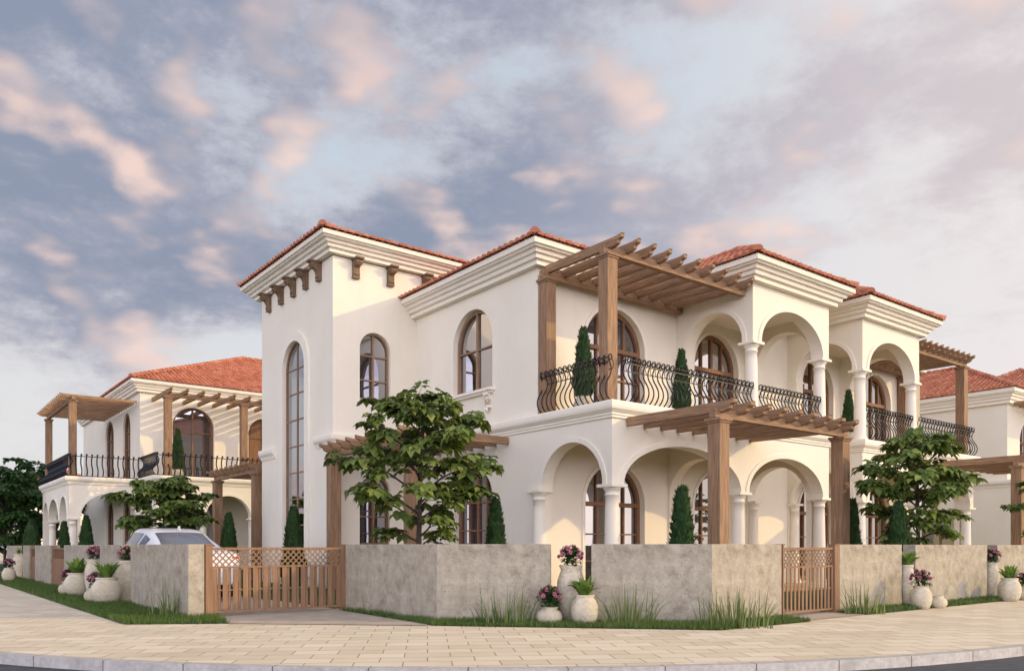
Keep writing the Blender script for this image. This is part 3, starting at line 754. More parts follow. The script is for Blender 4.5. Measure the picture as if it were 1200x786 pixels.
# ------------------------------------------------------------------ second villa, down the left street
A0, A1, AV0, AV1 = 5.97, 8.74, 38.0, 45.3
BV = 35.3
v2 = thing('villa', 'second cream villa down the left street with orange tile roof and arcades', 'house', (A0, BV, 0))
CUR = v2; Z2 = 4.0; T2 = 7.92
wallp(CUR, FU(A0), AV0, AV1, 0, Z2-.02, [(39.35, .92, 0, 2.3, .95), (42.0, 1.35, 0, 2.3, .95), (44.4, .75, 0, 2.3, .9), (AV0+.16, .16, 0, 2.3, 0), (40.5, .15, 0, 2.3, 0), (43.5, .15, 0, 2.3, 0)])
wallp(CUR, FV(AV0), A0+.32, A1, 0, Z2-.02, [(7.5, 1.1, 0, 2.3, 1.05)])
nw = [(40.55, .72, .1, 2.4, .95), (44.1, .8, .1, 2.4, .95)]
wallp(CUR, FU(A1), AV0, 51, 0, T2, nw+[(40.55, .75, Z2+.05, 6.5, .8), (44.2, .95, Z2+.05, 6.5, .85)])
wallp(CUR, FU(A1), BV, AV0-.0, 0, Z2-.02, [(36.75, .95, 0, 2.3, .9)])
wallp(CUR, FV(BV), A1+.32, 18, 0, Z2-.02, [(9.95, .62, 0, 2.35, .62), (11.72, .98, 0, 2.35, .95), (14.2, 1.2, 0, 2.35, .95)])
wallp(CUR, FV(AV0), A1+.32, 26, 0, T2, [(11.02, .92, Z2, 6.55, .88), (14.3, .75, Z2, 6.45, .8), (11.5, .9, .1, 2.3, .8)])
wallp(CUR, lambda s, z, d: (26-d, s, z), AV0, 51, 0, T2, [])
fb = MB(); fb.box((A0+.3, AV0+.3, Z2-.28), (A1, AV1, Z2-.03)); fb.box((A1+.3, BV+.3, Z2-.28), (18, AV0, Z2-.03)); fb.build('terrace_slab', M['tiles_floor'], v2)
mo = MB(); sweep(mo, [(A0, AV1), (A0, AV0), (A1-.0, AV0)], slab_prof(3.72, 4.05, .17), 1); sweep(mo, [(A1, AV0), (A1, BV), (18, BV)], slab_prof(3.72, 4.05, .17), 1); mo.build('moulding', M['trim'], v2)
co = MB(); sweep(co, [(A1, 51), (A1, AV0), (26, AV0)], cornice_prof(7.9, 8.4, .45), 1); co.build('cornice', M['trim'], v2)
arch_trim(v2, FV(AV0), 11.02, .92, 6.55, .88, .1, .03, Z2); arch_trim(v2, FV(BV), 11.72, .98, 2.35, .95); arch_trim(v2, FV(AV0), 7.5, 1.1, 2.3, 1.05); arch_trim(v2, FU(A0), 39.35, .92, 2.3, .95); arch_trim(v2, FU(A0), 42.0, 1.35, 2.3, .95)
for (u, v) in ((A0+.17, AV0+.17), (A0+.17, 40.5), (A0+.17, 43.5)): column(v2, u, v, .0, 2.3)
for u in (10.66, 12.8): column(v2, u, BV+.1, 0, 2.35, .15)
window(v2, FV(AV0), 11.02, .92, Z2+.03, 6.55, .88, .18, 2, (6.3,), .08, 'door')
window(v2, FV(AV0), 14.3, .75, Z2+.03, 6.45, .8, .18, 2, (6.3,), .08, 'shutter', None, None, 'framewood')
window(v2, FV(AV0), 11.5, .9, .1, 2.3, .8, .18, 2, (2.2,), .08, 'door')
for c, w, sp_ in ((40.55, .75, 6.5), (44.2, .95, 6.5)): window(v2, FU(A1), c, w, Z2+.06, sp_, .8 if c < 42 else .85, .14, 2, (4.8, 5.6, 6.4), .08, 'door')
for c, w in ((40.55, .72), (44.1, .8)): window(v2, FU(A1), c, w, .11, 2.4, .95, .14, 2, (.8, 1.5, 2.2), .08, 'door')
hip_roof(v2, A1-.45, 26.4, AV0-.45, 52.5, 8.42, .43)
balustrade(v2, (A0+.05, AV0+.05), (A1-.05, AV0+.05), Z2+.05, (0, -1), 'wave', .2)
balustrade(v2, (A0+.05, AV1-.1), (A0+.05, AV0+.1), Z2+.05, (-1, 0), 'wave', .2)
balustrade(v2, (A1+.05, BV+.05), (15.0, BV+.05), Z2+.05, (0, -1), 'wave', .22)
balustrade(v2, (A1+.05, AV0-.1), (A1+.05, BV+.1), Z2+.05, (-1, 0), 'wave', .22)
pergola('pergola on the side terrace of the second villa, leftmost of all', (6.15, 44.7, Z2+.03), 6.5, 2.5, 3.25, [(0, 0), (6.4, 0)], n=15, over=.5, group=G, rz=-PI/2, beams=(0., ), rw=.04, rh=.11)
pergola('long sunlit pergola on the front terrace of the second villa', (9.25, BV+.2, Z2+.03), 6.6, 2.45, 3.35, [(0, 0), (3.2, 0), (6.4, 0)], n=11, over=.55, group=G)

# ------------------------------------------------------------------ third villa, beyond on the right
K = 37.3
v3 = thing('villa', 'third cream villa at the right frame edge behind the tree, pale red tile roof', 'house', (K, 11.6, 0))
CUR = v3
wallp(CUR, FU(K), vb, 25, 0, 7.15, [(16.8, .8, .1, 2.1, .5), (17.2, .8, 4.4, 5.6, .4)])
wallp(CUR, FV(vb), K+.32, 52, 0, 7.15, [(39.6, 1.0, 4.0, 5.6, .95), (39.6, 1.0, .1, 2.1, .9), (43, 1.0, 4.0, 5.6, .95)])
wallp(CUR, FV(11.64), K+.32, 52, 0, 3.9, [(39.8, 1.5, 0, 2.3, .9), (43.5, 1.5, 0, 2.3, .9)])
wallp(CUR, FU(K), 11.64, vb, 0, 3.9, [(12.8, .9, 0, 2.3, .9)])
fb = MB(); fb.box((K+.3, 11.95, 3.6), (52, vb, 3.88)); fb.build('terrace_slab', M['tiles_floor'], v3)
mo = MB(); sweep(mo, [(K, 25), (K, 11.64), (52, 11.64)], slab_prof(3.6, 3.92, .15), 1); mo.build('moulding', M['trim'], v3)
co = MB(); sweep(co, [(K, 25), (K, vb), (52, vb)], cornice_prof(7.13, 7.72, .45), 1); co.build('cornice', M['trim'], v3)
window(v3, FU(K), 16.8, .8, .11, 2.1, .5, .15, 2, (1.8,), .09); window(v3, FU(K), 17.2, .8, 4.4, 5.6, .4, .15, 2, (5.3,), .09)
for c in (39.6, 43): window(v3, FV(vb), c, 1.0, 4.02, 5.6, .95, .15, 4, (4.6, 5.2), .09, 'door', 5.6)
window(v3, FV(vb), 39.6, 1.0, .11, 2.1, .9, .15, 4, (1, 1.6), .09, 'door', 2.1)
hip_roof(v3, K-.45, K+7.0, vb-.45, 25.5, 7.74, .50)
hip_roof(v3, K+5.0, K+16, vb-1.8, 22, 7.90, .50)
balustrade(v3, (K+.1, 11.7), (45, 11.7), 3.95, (0, -1), 'belly', .25)
for u in (K+.17, 41.6, 45.2): column(v3, u, 11.8, 0, 2.3)
pergola('pergola on the upper terrace of the third villa at the right frame edge', (K+.3, 11.85, 3.95), 4.2, 2.0, 2.95, [(0, 0), (4.0, 0)], n=9, over=.4, group=G)

# ------------------------------------------------------------------ plot walls
HW = 1.135
WG = 'limestone plot walls'
def plot_wall(p, q, label, th=.24, side=1, h=HW):
    """face runs p -> q; body goes to the left of travel when side=1"""
    p = Vector(p); q = Vector(q); d = q-p; L = d.length; ang = math.atan2(d.y, d.x)
    n = max(1, int(L/.25)); mb = MB()
    mb.box((0, 0, 0), (L, th*side, h))
    me_root = mb.build('plot_wall', M['stone'], None, .006)
    me_root.location = W(p.x, p.y, 0); me_root.rotation_euler = (0, 0, TH+ang)
    tag(me_root, label, 'wall', WG); return me_root
plot_wall((6.24, 12.75), CA, 'short angled plot wall just right of the wide driveway gate')
ca, cb = Vector(CA), Vector(CB); cd = (cb-ca).normalized()
def chpt(px):
    X = (px-600)/F; # intersection of the chamfer line with the viewing plane of this column
    A = Vector((-1.10, 11.77)); B = Vector((2.84, 11.40)); D = B-A; t = (X*A.y-A.x)/(D.x-X*D.y); p = A+D*t; return uv_of(p.x, p.y)
plot_wall(CA, chpt(645), 'shaded plot wall panel left of the three front vases')
plot_wall(chpt(693), CB, 'shaded plot wall panel right of the three front vases')
# the lit side: first panel meets the chamfer at its corner
plot_wall((CB[0], CB[1]+.004), (hit(916, v=WV), WV), 'sunlit plot wall panel left of the small right gate')
plot_wall((hit(984, v=WV), WV), (hit(1057, v=WV), WV), 'sunlit plot wall panel just right of the small right gate')
plot_wall((hit(1073, v=WV), WV), (hit(1157, v=WV), WV), 'sunlit plot wall panel between the two tall right vases')
plot_wall((hit(1169, v=WV), WV), (hit(1240, v=WV), WV), 'sunlit plot wall panel cut by the right frame edge')
def lw(pa, pb, label): plot_wall((WU, hit(pa, u=WU)), (WU, hit(pb, u=WU)), label)
# travel towards the camera so the body lies to the left (+U side)
def lwall(pfar, pnear, label):
    a = hit(pfar, u=WU); b = hit(pnear, u=WU) if pnear else 12.68
    plot_wall((WU, a), (WU, b), label)
lwall(153, None, 'shaded left street wall panel ending beside the driveway gate')
lwall(117, 139, 'shaded left street wall panel between two tall flower vases')
lwall(75, 108, 'shaded left street wall panel right of the nearer side gate')
lwall(41, 59, 'left street wall panel between the two narrow side gates')
lwall(27, 34, 'small left street wall panel beyond the farther side gate')
plot_wall((WU, hit(8, u=WU)), (WU, hit(17, u=WU)), 'farthest left street wall panel near the frame edge')

# ------------------------------------------------------------------ gates
def gate(label, p, q, h, posts=(.1, .1), board=.075, gap=.05, double=True, group=None, gapz=.06):
    p = Vector(p); q = Vector(q); d = q-p; L = d.length; ang = math.atan2(d.y, d.x)
    t = thing('gate', label, 'gate', (p.x, p.y, 0), ang, group, local=True)
    for x, w in ((posts[0]/2, posts[0]), (L-posts[1]/2, posts[1])):
        mb = MB(); mb.cbox((x, .05, h/2+.01), (w, .12, h+.02)); mb.cbox((x, .05, h+.03), (w+.02, .14, .02)); mb.build('gate_post', M['gatewood'], t, .005)
    a, b = posts[0]+.005, L-posts[1]-.005; zl = h-.31
    for z0, z1 in ((h-.055, h-.015), (zl-.03, zl), (gapz, gapz+.035)):
        mb = MB(); mb.box((a, .02, z0), (b, .07, z1)); mb.build('rail', M['gatewood'], t, .003)
    mb = MB(); mb.box((a, .035, (zl+gapz)/2-.02), (b, .055, (zl+gapz)/2+.005)); mb.build('rail', M['gatewood'], t)
    # crossed lattice strips
    mb = MB(); z0, z1 = zl+.002, h-.057; hh = z1-z0; s = .098; x = a-hh
    while x < b:
        for sg in (0, 1):
            xa, xb = (x, x+hh) if sg == 0 else (x+hh, x)
            pa, pb = Vector((xa, z0)), Vector((xb, z1)); dd = pb-pa
            t0, t1 = 0.0, 1.0
            for lo, hi in ((a, b),):
                ta, tb = sorted(((lo-pa.x)/dd.x, (hi-pa.x)/dd.x)); t0, t1 = max(t0, ta), min(t1, tb)
            if t1-t0 > .05:
                A_, B_ = pa+dd*t0, pa+dd*t1; nn = Vector((-dd.y, dd.x)).normalized()*.009; y = .036+.008*sg
                mb.prism([tuple(A_-nn), tuple(B_-nn), tuple(B_+nn), tuple(A_+nn)], lambda q1, q2, q3: (q1, q3, q2), y, y+.008)
        x += s
    mb.build('lattice', M['gatewood'], t)
    n = int((b-a+gap)/(board+gap)); st = (b-a-board)/(n-1)
    for i in range(n):
        x = a+st*i; mb = MB(); mb.box((x, .022, gapz+.037), (x+board, .034, zl-.032)); mb.build('slat', M['gatewood'], t)
    if double:
        for i in range(n-1):
            x = a+st*(i+.5); mb = MB(); mb.box((x+.02, .057, gapz+.037), (x+board-.02, .069, zl-.032)); mb.build('slat', M['gatewood'], t)
    return t
gate('wide brown wooden driveway gate with lattice top', (3.86, 12.70), (6.27, 12.78), 1.10, (.11, .09), .08, .075)
gate('small brown wooden gate with lattice top in the sunlit right wall', (hit(917, v=WV)+.0, WV), (hit(983, v=WV), WV), 1.10, (.03, .13), .045, .055, False, gapz=.05)
gate('narrow wooden side gate in the left street wall, nearer one', (WU+.02, hit(60, u=WU)), (WU+.02, hit(75, u=WU)-.01), 1.08, (.06, .06), .09, .02, False)
gate('narrow wooden side gate in the left street wall, farther one', (WU+.02, hit(35, u=WU)), (WU+.02, hit(41, u=WU)-.01), 1.08, (.06, .06), .09, .02, False)

# ------------------------------------------------------------------ plants
def palmate(mb, base, dirv, size, rnd):
    """horse-chestnut leaf: five to seven drooping leaflets round one point"""
    d = Vector(dirv).normalized(); side = d.cross(Vector((0,0,1)))
    if side.length < .1: side = Vector((1,0,0))
    side.normalize(); up = side.cross(d).normalized()
    if up.z < 0: up = -up
    n = rnd.choice((5, 6, 7)); base = Vector(base); tw = rnd.uniform(-.4, .4)
    for i in range(n):
        a = (i-(n-1)/2)/(n-1)*4.0+tw*.3; l = size*(1-.28*abs(i-(n-1)/2)/((n-1)/2))*rnd.uniform(.85, 1.1)
        dr = (d*math.cos(a)+side*math.sin(a)).normalized(); sd = up.cross(dr).normalized(); w = l*.27; droop = rnd.uniform(.12, .42)
        pt = lambda f, s: base+dr*(l*f)+sd*(w*s)+up*(-droop*l*f*f+abs(s)*w*.45)
        vs = [base, pt(.35, -.62), pt(.35, 0), pt(.35, .62), pt(.68, -1), pt(.68, 0), pt(.68, 1), pt(1, 0)]
        mb.add(vs, [(0,2,1),(0,3,2),(1,2,5,4),(2,3,6,5),(4,5,7),(5,6,7)], True)
def chestnut(label, px, t, zb, H, Wd, seed, limbs=20, leaf=.15, group=None, leafmat='leaf', dens=1.0, low=.30, name='chestnut_tree', lean=0.0):
    rnd = random.Random(seed); u, v = at(px, t)
    T = thing(name, label, 'tree', (u, v, 0), 0, group, local=True)
    tb = MB(); lb = MB(); pts = []; rs = []
    for i in range(9):
        f = i/8; pts.append((math.sin(f*3+seed)*.05*H/4+lean*f, math.cos(f*2.3+seed)*.05*H/4-.05*H/4, H*.86*f)); rs.append(.052*H/4*(1-.82*f)+.008)
    tb.tube(pts, rs, 8)
    def tp(f): 
        x = f*8; i = min(7, int(x)); return Vector(pts[i]).lerp(Vector(pts[i+1]), x-i)
    for k in range(limbs):
        f = low+(1-low)*((k+.5)/limbs)**.9; b = tp(f); az = k*2.399+rnd.uniform(-.35, .35)
        env = math.sin(PI*min(1, max(0, (f-low)/(1.04-low)))**.75*.93+.12); reach = Wd/2*max(.3, env)*rnd.uniform(.72, 1.08); rise = reach*rnd.uniform(.25, .6)*(.55+.7*f)
        lp = [b]; 
        for j in range(1, 6):
            g_ = j/5; lp.append(b+Vector((math.cos(az+.25*math.sin(g_*3+k))*reach*g_, math.sin(az+.25*math.sin(g_*3+k))*reach*g_, rise*math.sin(g_*1.7)+rnd.uniform(-.02, .02))))
        tb.tube(lp, [.017*H/4*(1-.7*j/5)+.003 for j in range(6)], 5, smooth=True)
        nt = max(3, int(reach/(.16*H/4)*1.5*dens))
        for m in range(nt):
            g_ = .28+.72*(m+rnd.random())/nt; x = g_*5; i = min(4, int(x)); q = lp[i].lerp(lp[i+1], x-i)
            a2 = az+rnd.choice((-1, 1))*rnd.uniform(.3, 1.3); tl = rnd.uniform(.12, .34)*H/4*(1.15-g_*.5)
            e = q+Vector((math.cos(a2)*tl, math.sin(a2)*tl, rnd.uniform(-.03, .14)*H/4)); tb.tube([q, (q+e)/2+Vector((0,0,.02)), e], [.006, .005, .003], 4)
            for r_ in range(rnd.choice((2, 3, 3))):
                a3 = a2+rnd.uniform(-1.3, 1.3); off = Vector((math.cos(a3)*.07, math.sin(a3)*.07, rnd.uniform(-.05, .06)))*(H/4)
                palmate(lb, e+off, Vector((math.cos(a3), math.sin(a3), rnd.uniform(-.75, .05))), leaf*rnd.uniform(.75, 1.2), rnd)
    for k in range(int(8*dens)):
        a3 = rnd.uniform(0, 2*PI); palmate(lb, tp(1)+Vector((math.cos(a3)*.12, math.sin(a3)*.12, rnd.uniform(-.05, .12))), (math.cos(a3), math.sin(a3), rnd.uniform(-.3, .3)), leaf, rnd)
    tb.build('trunk', M['bark'], T, recalc=False); lb.build('crown', M[leafmat], T, recalc=False); return T
TG = 'young chestnut trees in the front gardens'
chestnut('leafy chestnut tree behind the front wall, largest in the middle left', 492, 14.4, 0, 4.3, 2.55, 11, 30, .24, TG, dens=1.1, low=.27)
chestnut('dark leafy chestnut tree behind the sunlit right wall', 1075, 16.6, 0, 3.8, 2.2, 23, 26, .25, TG, dens=1.15)
chestnut('leafy chestnut tree behind the parked white car', 190, 24, 0, 3.4, 2.9, 37, 22, .27, TG, dens=1.3)
BG = 'trees beyond the second villa'
for i, (px, t, H, Wd, lab) in enumerate([(30, 44, 6.3, 5.0, 'tall dark tree beside the arcade of the second villa'), (4, 40, 4.6, 4.4, 'bushy tree cut by the left frame edge'), (45, 52, 6.6, 5, 'farthest tree seen between the leftmost tree crowns and the second villa'), (12, 60, 6.5, 6, 'distant tree at the left frame edge, mostly hidden by nearer crowns')]):
    chestnut(lab, px, t, 0, H, Wd, 50+i, 26, .42, BG, 'leaf_dark', 1.0, .14, 'garden_tree')
chestnut('chestnut tree of which only a few leaves enter at the right frame edge', 1234, 21.5, 0, 3.6, 2.0, 71, 16, .19, None, 'leaf')

def cone_foliage(mb, c, r, z0, z1, n, rnd, blade=.075):
    H = z1-z0
    prof = []
    for i in range(9):
        f = i/8; prof.append((r*.86*env_c(f), z0+H*.97*f))
    mb.lathe(prof, c, 12, True, .25)
    for k in range(n):
        f = rnd.random()**1.25; a = rnd.uniform(0, 2*PI); cl = 1+.20*mnoise.noise(Vector((math.cos(a)*2, math.sin(a)*2, f*H*5+c[0])))
        rr = r*env_c(f)*cl*rnd.uniform(.86, 1.06); b = Vector((c[0]+math.cos(a)*rr, c[1]+math.sin(a)*rr, c[2]+z0+H*f*.97))
        o = Vector((math.cos(a+rnd.gauss(0, .6))*.6, math.sin(a+rnd.gauss(0, .6))*.6, 1)).normalized(); l = blade*rnd.uniform(.7, 1.5); s = o.cross(Vector((math.cos(a), math.sin(a), rnd.uniform(-.8, .8)))).normalized()*l*.22
        mb.add([b-s, b+o*l*.5-s*1.1, b+o*l, b+o*l*.5+s*1.1, b+s], [(0,1,2,3,4)])
def env_c(f): return max(.05, (min(1, (f+.12)*3.2)**.5)*(1-f)**.5*(1-.22*f) if f < 1 else .05)*1.0
CG = 'clipped conifers'
def conifer(label, px, t, top_y, wpx, seed, group=CG):
    u, v = at(px, t); zt = EYE+t*(640-top_y)/F; r = wpx*t/F/2; rnd = random.Random(seed)
    T = thing('conifer', label, 'shrub', (u, v, 0), 0, group, local=True)
    mb = MB(); cone_foliage(mb, (0, 0, 0), r*1.32, .12, zt, 3000, rnd, .10); mb.build('foliage', M['cypress'], T, recalc=False)
    mb = MB(); mb.tube([(0, 0, 0), (0, 0, .3)], .03, 6); mb.build('stem', M['bark'], T)
conifer('clipped dark conifer before the tall tower window', 344, 19.2, 594, 23, 1)
conifer('clipped dark conifer near the flank wall right of the front chestnut tree', 581, 16.6, 585, 25, 2)
conifer('clipped dark conifer standing before the wide arcade arch', 799, 14.0, 570, 30, 3)
conifer('clipped dark conifer beside the shaded pergola left of the tower', 268, 24, 601, 19, 4)
conifer('clipped dark conifer just left of the right chestnut trunk', 1053, 15.9, 588, 26, 5)
conifer('slim clipped conifer behind the right post of the front pergola', 999, 18.0, 585, 18, 6)
conifer('clipped conifer before the arcade of the second villa, right one', 101, 31, 604, 17, 7)
conifer('clipped conifer before the arcade columns of the second villa', 75, 32, 611, 14, 8)
conifer('broad clipped conifer below the leftmost dark tree', 37, 34, 609, 22, 9)
conifer('small clipped conifer half hidden behind the tree by the parked car', 225, 26, 612, 12, 10)
# ------------------------------------------------------------------ vases with plants
def vase_prof(kind):
    if kind == 'tall': return [(.10, 0), (.125, .02), (.165, .16), (.20, .34), (.215, .50), (.205, .62), (.17, .73), (.15, .77), (.158, .80), (.168, .83), (.160, .85), (.13, .85), (.12, .80)]
    if kind == 'squat': return [(.10, 0), (.13, .008), (.175, .06), (.185, .115), (.165, .175), (.12, .205), (.112, .22), (.122, .235), (.125, .25), (.10, .25), (.09, .22)]
    return [(.11, 0), (.14, .01), (.185, .10), (.205, .20), (.195, .29), (.155, .37), (.135, .39), (.138, .41), (.15, .425), (.145, .44), (.12, .44), (.11, .40)]
TOPH = {'tall': .84, 'squat': .245, 'round': .43}; TOPR = {'tall': .13, 'squat': .10, 'round': .12}
bm_ = MB(); rnd = random.Random(5)
for k in range(46):                          # one bloom: petals round a centre
    a = k*2.399; f = (k+.5)/46; el = math.acos(1-1.5*f); d = Vector((math.sin(el)*math.cos(a), math.sin(el)*math.sin(a), math.cos(el))); s = d.cross(Vector((0.1,.2,1))).normalized()*.010; l = .034
    bm_.add([d*.006-s*.5, d*l*.6-s, d*l, d*l*.6+s, d*.006+s*.5], [(0,1,2,3,4)])
BLOOM = bpy.data.meshes.new('bloom'); BLOOM.from_pydata([tuple(v) for v in bm_.v], [], bm_.f); BLOOM.materials.append(M['bloom'])
def vase(label, pos, kind, plant, s=1.0, seed=0, tilt=0.0, group='stone vases', sx=1.0, base=0.0, plant_s=1.0, zs=1.0):
    rnd = random.Random(seed); u, v = pos
    T = thing('planter' if plant else 'vase', label, 'planter' if plant else 'vase', (u, v, base), 0, group, local=True); T.scale = (s, s, s*zs)
    mb = MB(); mb.lathe([(r*sx, z) for r, z in vase_prof(kind)], (0, 0, 0), 32, True, .05); mb.build('pot', M['vase'], T)
    h = TOPH[kind]; r0 = TOPR[kind]*sx
    if plant or True:
        sb = MB(); sb.lathe([(r0*.97, h-.03), (r0*.5, h-.025)], (0,0,0), 16); sb.build('soil', M['soil'], T)
    ps = plant_s/s
    if plant == 'flowers':
        fb = MB()
        for k in range(420):
            a = rnd.uniform(0, 2*PI); f = rnd.random(); e = rnd.uniform(-.5, 1.25); d = Vector((math.cos(a)*math.cos(e), math.sin(a)*math.cos(e), math.sin(e)*1.05)); p = Vector((0,0,h))+d*(.165*ps*rnd.uniform(.1, 1)); p.z += .10*ps
            l = rnd.uniform(.05, .085)*ps; dd = (d+Vector((rnd.gauss(0,.5), rnd.gauss(0,.5), rnd.gauss(0,.4)))).normalized(); sd = dd.cross(Vector((0,0,1))).normalized()*l*.28
            fb.add([p, p+dd*l*.5-sd, p+dd*l, p+dd*l*.5+sd], [(0,1,2,3)])
        for k in range(9):
            a = rnd.uniform(0, 2*PI); e = rnd.uniform(.4, 1.3); d = Vector((math.cos(a)*math.cos(e), math.sin(a)*math.cos(e), math.sin(e))); fb.tube([(0, 0, h-.02), tuple(Vector((0,0,h))+d*.1*ps), tuple(Vector((0,0,h))+d*.17*ps)], .004, 4)
        pl = fb.build('foliage', M['leaf_dark'], T, recalc=False)
        for k in range(16):
            a = k*2.399+rnd.uniform(-.3, .3); e = math.asin(min(.98, .12+.88*(k+.5)/16)); d = Vector((math.cos(a)*math.cos(e), math.sin(a)*math.cos(e), math.sin(e)*1.05))
            p = Vector((0,0,h+.10*ps))+d*(.165*ps*rnd.uniform(.92, 1.12)); sc = ps*rnd.uniform(1.0, 1.3)
            link_part('bloom', BLOOM, pl, Matrix.Translation(p) @ d.to_track_quat('Z', 'Y').to_matrix().to_4x4() @ Matrix.Scale(sc, 4))
    elif plant == 'leafy':
        fb = MB()
        for k in range(52):
            a = rnd.uniform(0, 2*PI); el = rnd.uniform(.9, 1.52); l = rnd.uniform(.17, .33)*ps; w = l*.15; dv = Vector((math.cos(a), math.sin(a), 0)); sd = Vector((-math.sin(a), math.cos(a), 0))
            b = Vector((0,0,h-.02))+dv*rnd.uniform(0, .06); prev = None; rows = []
            for j in range(6):
                f = j/5; ang = el-.55*f*f*(1.7-el); p = b+dv*(l*f*math.cos(ang))+Vector((0,0,l*f*math.sin(ang))); ww = w*math.sin(PI*(.08+.92*f)**.8)+.001
                rows.append((p-sd*ww+Vector((0,0,ww*.4)), p, p+sd*ww+Vector((0,0,ww*.4))))
            vs = [x for r in rows for x in r]; fs = []
            for j in range(5): fs += [(j*3, j*3+1, j*3+4, j*3+3), (j*3+1, j*3+2, j*3+5, j*3+4)]
            fb.add(vs, fs, True)
        fb.build('foliage', M['potleaf'], T, recalc=False)
    elif plant == 'conifer':
        fb = MB(); cone_foliage(fb, (0, 0, 0), (.23*ps), h-.02, h+1.35*ps, 1800, rnd, .08); fb.build('foliage', M['cypress'], T, recalc=False)
    return T
def fa(px, y): return at(px, 1036.2/(y-640))    # a thing whose foot is at this pixel
VG = 'stone vases along the walls'
vase('tall stone vase with pink flowers, rearmost of the three front vases', at(669, 11.75), 'tall', 'flowers', .97, 1, group=VG)
vase('small squat stone vase with pink flowers, leftmost of the three front vases', fa(644, 731), 'squat', 'flowers', 1.0, 2, group=VG)
vase('round stone vase with broad leaves, rightmost of the three front vases', fa(685, 731.5), 'round', 'leafy', .96, 3, group=VG)
vase('tall stone vase with leaves in the first gap of the right wall', (hit(1062.5, v=7.27), 7.27), 'tall', 'leafy', .90, 4, group=VG, sx=.78)
vase('round stone vase with pink flowers before the first gap of the right wall', at(1079, 14.2), 'round', 'flowers', .92, 5, group=VG)
vase('smallest empty stone vase on the turf of the right wall', at(1098.5, 14.45), 'squat', None, .90, 6, group=VG)
vase('tall stone vase with flowers in the second gap of the right wall', (hit(1162, v=7.27), 7.27), 'tall', 'flowers', .90, 7, group=VG, sx=.78)
vase('round stone vase with leaves before the second gap of the right wall', at(1183, 16.2), 'round', 'leafy', 1.06, 8, group=VG)
vase('squat stone vase with pink flowers at the right frame edge', at(1201, 16.6), 'squat', 'flowers', 1.15, 9, group=VG)
vase('tall stone vase with pink flowers beside the nearest left street wall panel', (3.74, hit(148, u=3.74)), 'tall', 'flowers', .97, 10, group=VG)
vase('round leafy stone vase on the left turf, nearest to the driveway gate', fa(125, 707), 'round', 'leafy', 1.36, 11, group=VG, zs=.85, plant_s=1.4)
vase('small stone vase with pink flowers tucked behind the nearest left leafy vase', at(113, 15.9), 'squat', 'flowers', 1.2, 12, group=VG)
vase('round leafy stone vase on the left turf, second from the driveway gate', fa(91, 698), 'round', 'leafy', 1.38, 13, group=VG, zs=.85, plant_s=1.45)
vase('small stone vase with pink flowers tucked behind the second left leafy vase', at(81, 18.4), 'squat', 'flowers', 1.2, 14, group=VG)
vase('tall stone vase with pink flowers in the second gap of the left wall', (3.56, hit(111, u=3.56)), 'tall', 'flowers', .97, 15, group=VG)
vase('tall leafy stone vase far down the left street wall', (3.74, hit(22, u=3.74)), 'tall', 'leafy', .97, 16, group=VG)
vase('round stone vase with pink flowers near the left frame edge', at(10.5, 25.5), 'round', 'flowers', .98, 17, group=VG)
PG = 'potted conifers on the balconies'
vase('potted conifer on the corner balcony left of the near pergola post', (12.25, 13.2), 'round', 'conifer', 1.1, 21, group=PG, base=ZS-.02, plant_s=1.12)
vase('potted conifer on the corner balcony beside the first arched porch', (15.2, 12.9), 'round', 'conifer', 1.0, 22, group=PG, base=ZS-.02, plant_s=1.08)
vase('potted conifer on the second arched porch balcony', (22.1, 12.5), 'round', 'conifer', 1.0, 23, group=PG, base=ZS-.02, plant_s=.9)
vase('potted conifer on the front terrace of the second villa', (10.0, 36.8), 'round', 'conifer', 1.2, 24, group=PG, base=ZS-.02, plant_s=1.3)
# ------------------------------------------------------------------ reed tufts
def tuft(label, px0, px1, t, n, h, seed, depth=.25):
    rnd = random.Random(seed); a = Vector(at(px0, t)); b = Vector(at(px1, t)); c = (a+b)/2; o = bpy.data.objects
    mb = MB()
    for k in range(n):
        f = (rnd.random()+rnd.random()+rnd.random())/3 if k % 2 else rnd.random(); p = a.lerp(b, f)-c; q = Vector((-(b-a).y, (b-a).x)).normalized()*rnd.uniform(-depth/2, depth/2)
        x, y = p.x+q.x, p.y+q.y; hh = 1.15*h*(rnd.uniform(.85, 1.05) if k % 5 == 0 else rnd.uniform(.35, .85)); side = (f-.5)*2
        dx_, dy_ = (b-a).normalized()*side; az = math.atan2(dy_, dx_)+rnd.gauss(0, .6); ln = (abs(side)*.75+.05)*hh*rnd.uniform(.3, 1.0)*(.15 if k % 5 == 0 else 1); w = rnd.uniform(.007, .013); sa = rnd.uniform(-.5, .5)-TH
        vs = []
        for j in range(4):
            g_ = j/3; ww = w*(1-g_*.85); cx_, cy_ = x+math.cos(az)*ln*g_*g_, y+math.sin(az)*ln*g_*g_
            vs += [(cx_-math.cos(sa)*ww, cy_-math.sin(sa)*ww, hh*g_*(1-.12*g_*ln/hh)), (cx_+math.cos(sa)*ww, cy_+math.sin(sa)*ww, hh*g_*(1-.12*g_*ln/hh))]
        mb.add(vs, [(0,1,3,2),(2,3,5,4),(4,5,7,6)])
    ob = mb.build('reed_tuft', M['reed'], None, recalc=False); ob.location = W(c.x, c.y, 0); tag(ob, label, 'grass tuft', 'tall grass tufts'); return ob
tuft('tall grass tuft at the wall left of the three front vases', 555, 627, 11.35, 55, .50, 1)
tuft('tall grass tuft at the shaded wall right of the three front vases', 703, 768, 11.2, 60, .50, 2)
tuft('bright tall grass tuft at the wall corner, lushest of all', 815, 905, 10.95, 130, .46, 3, .4)
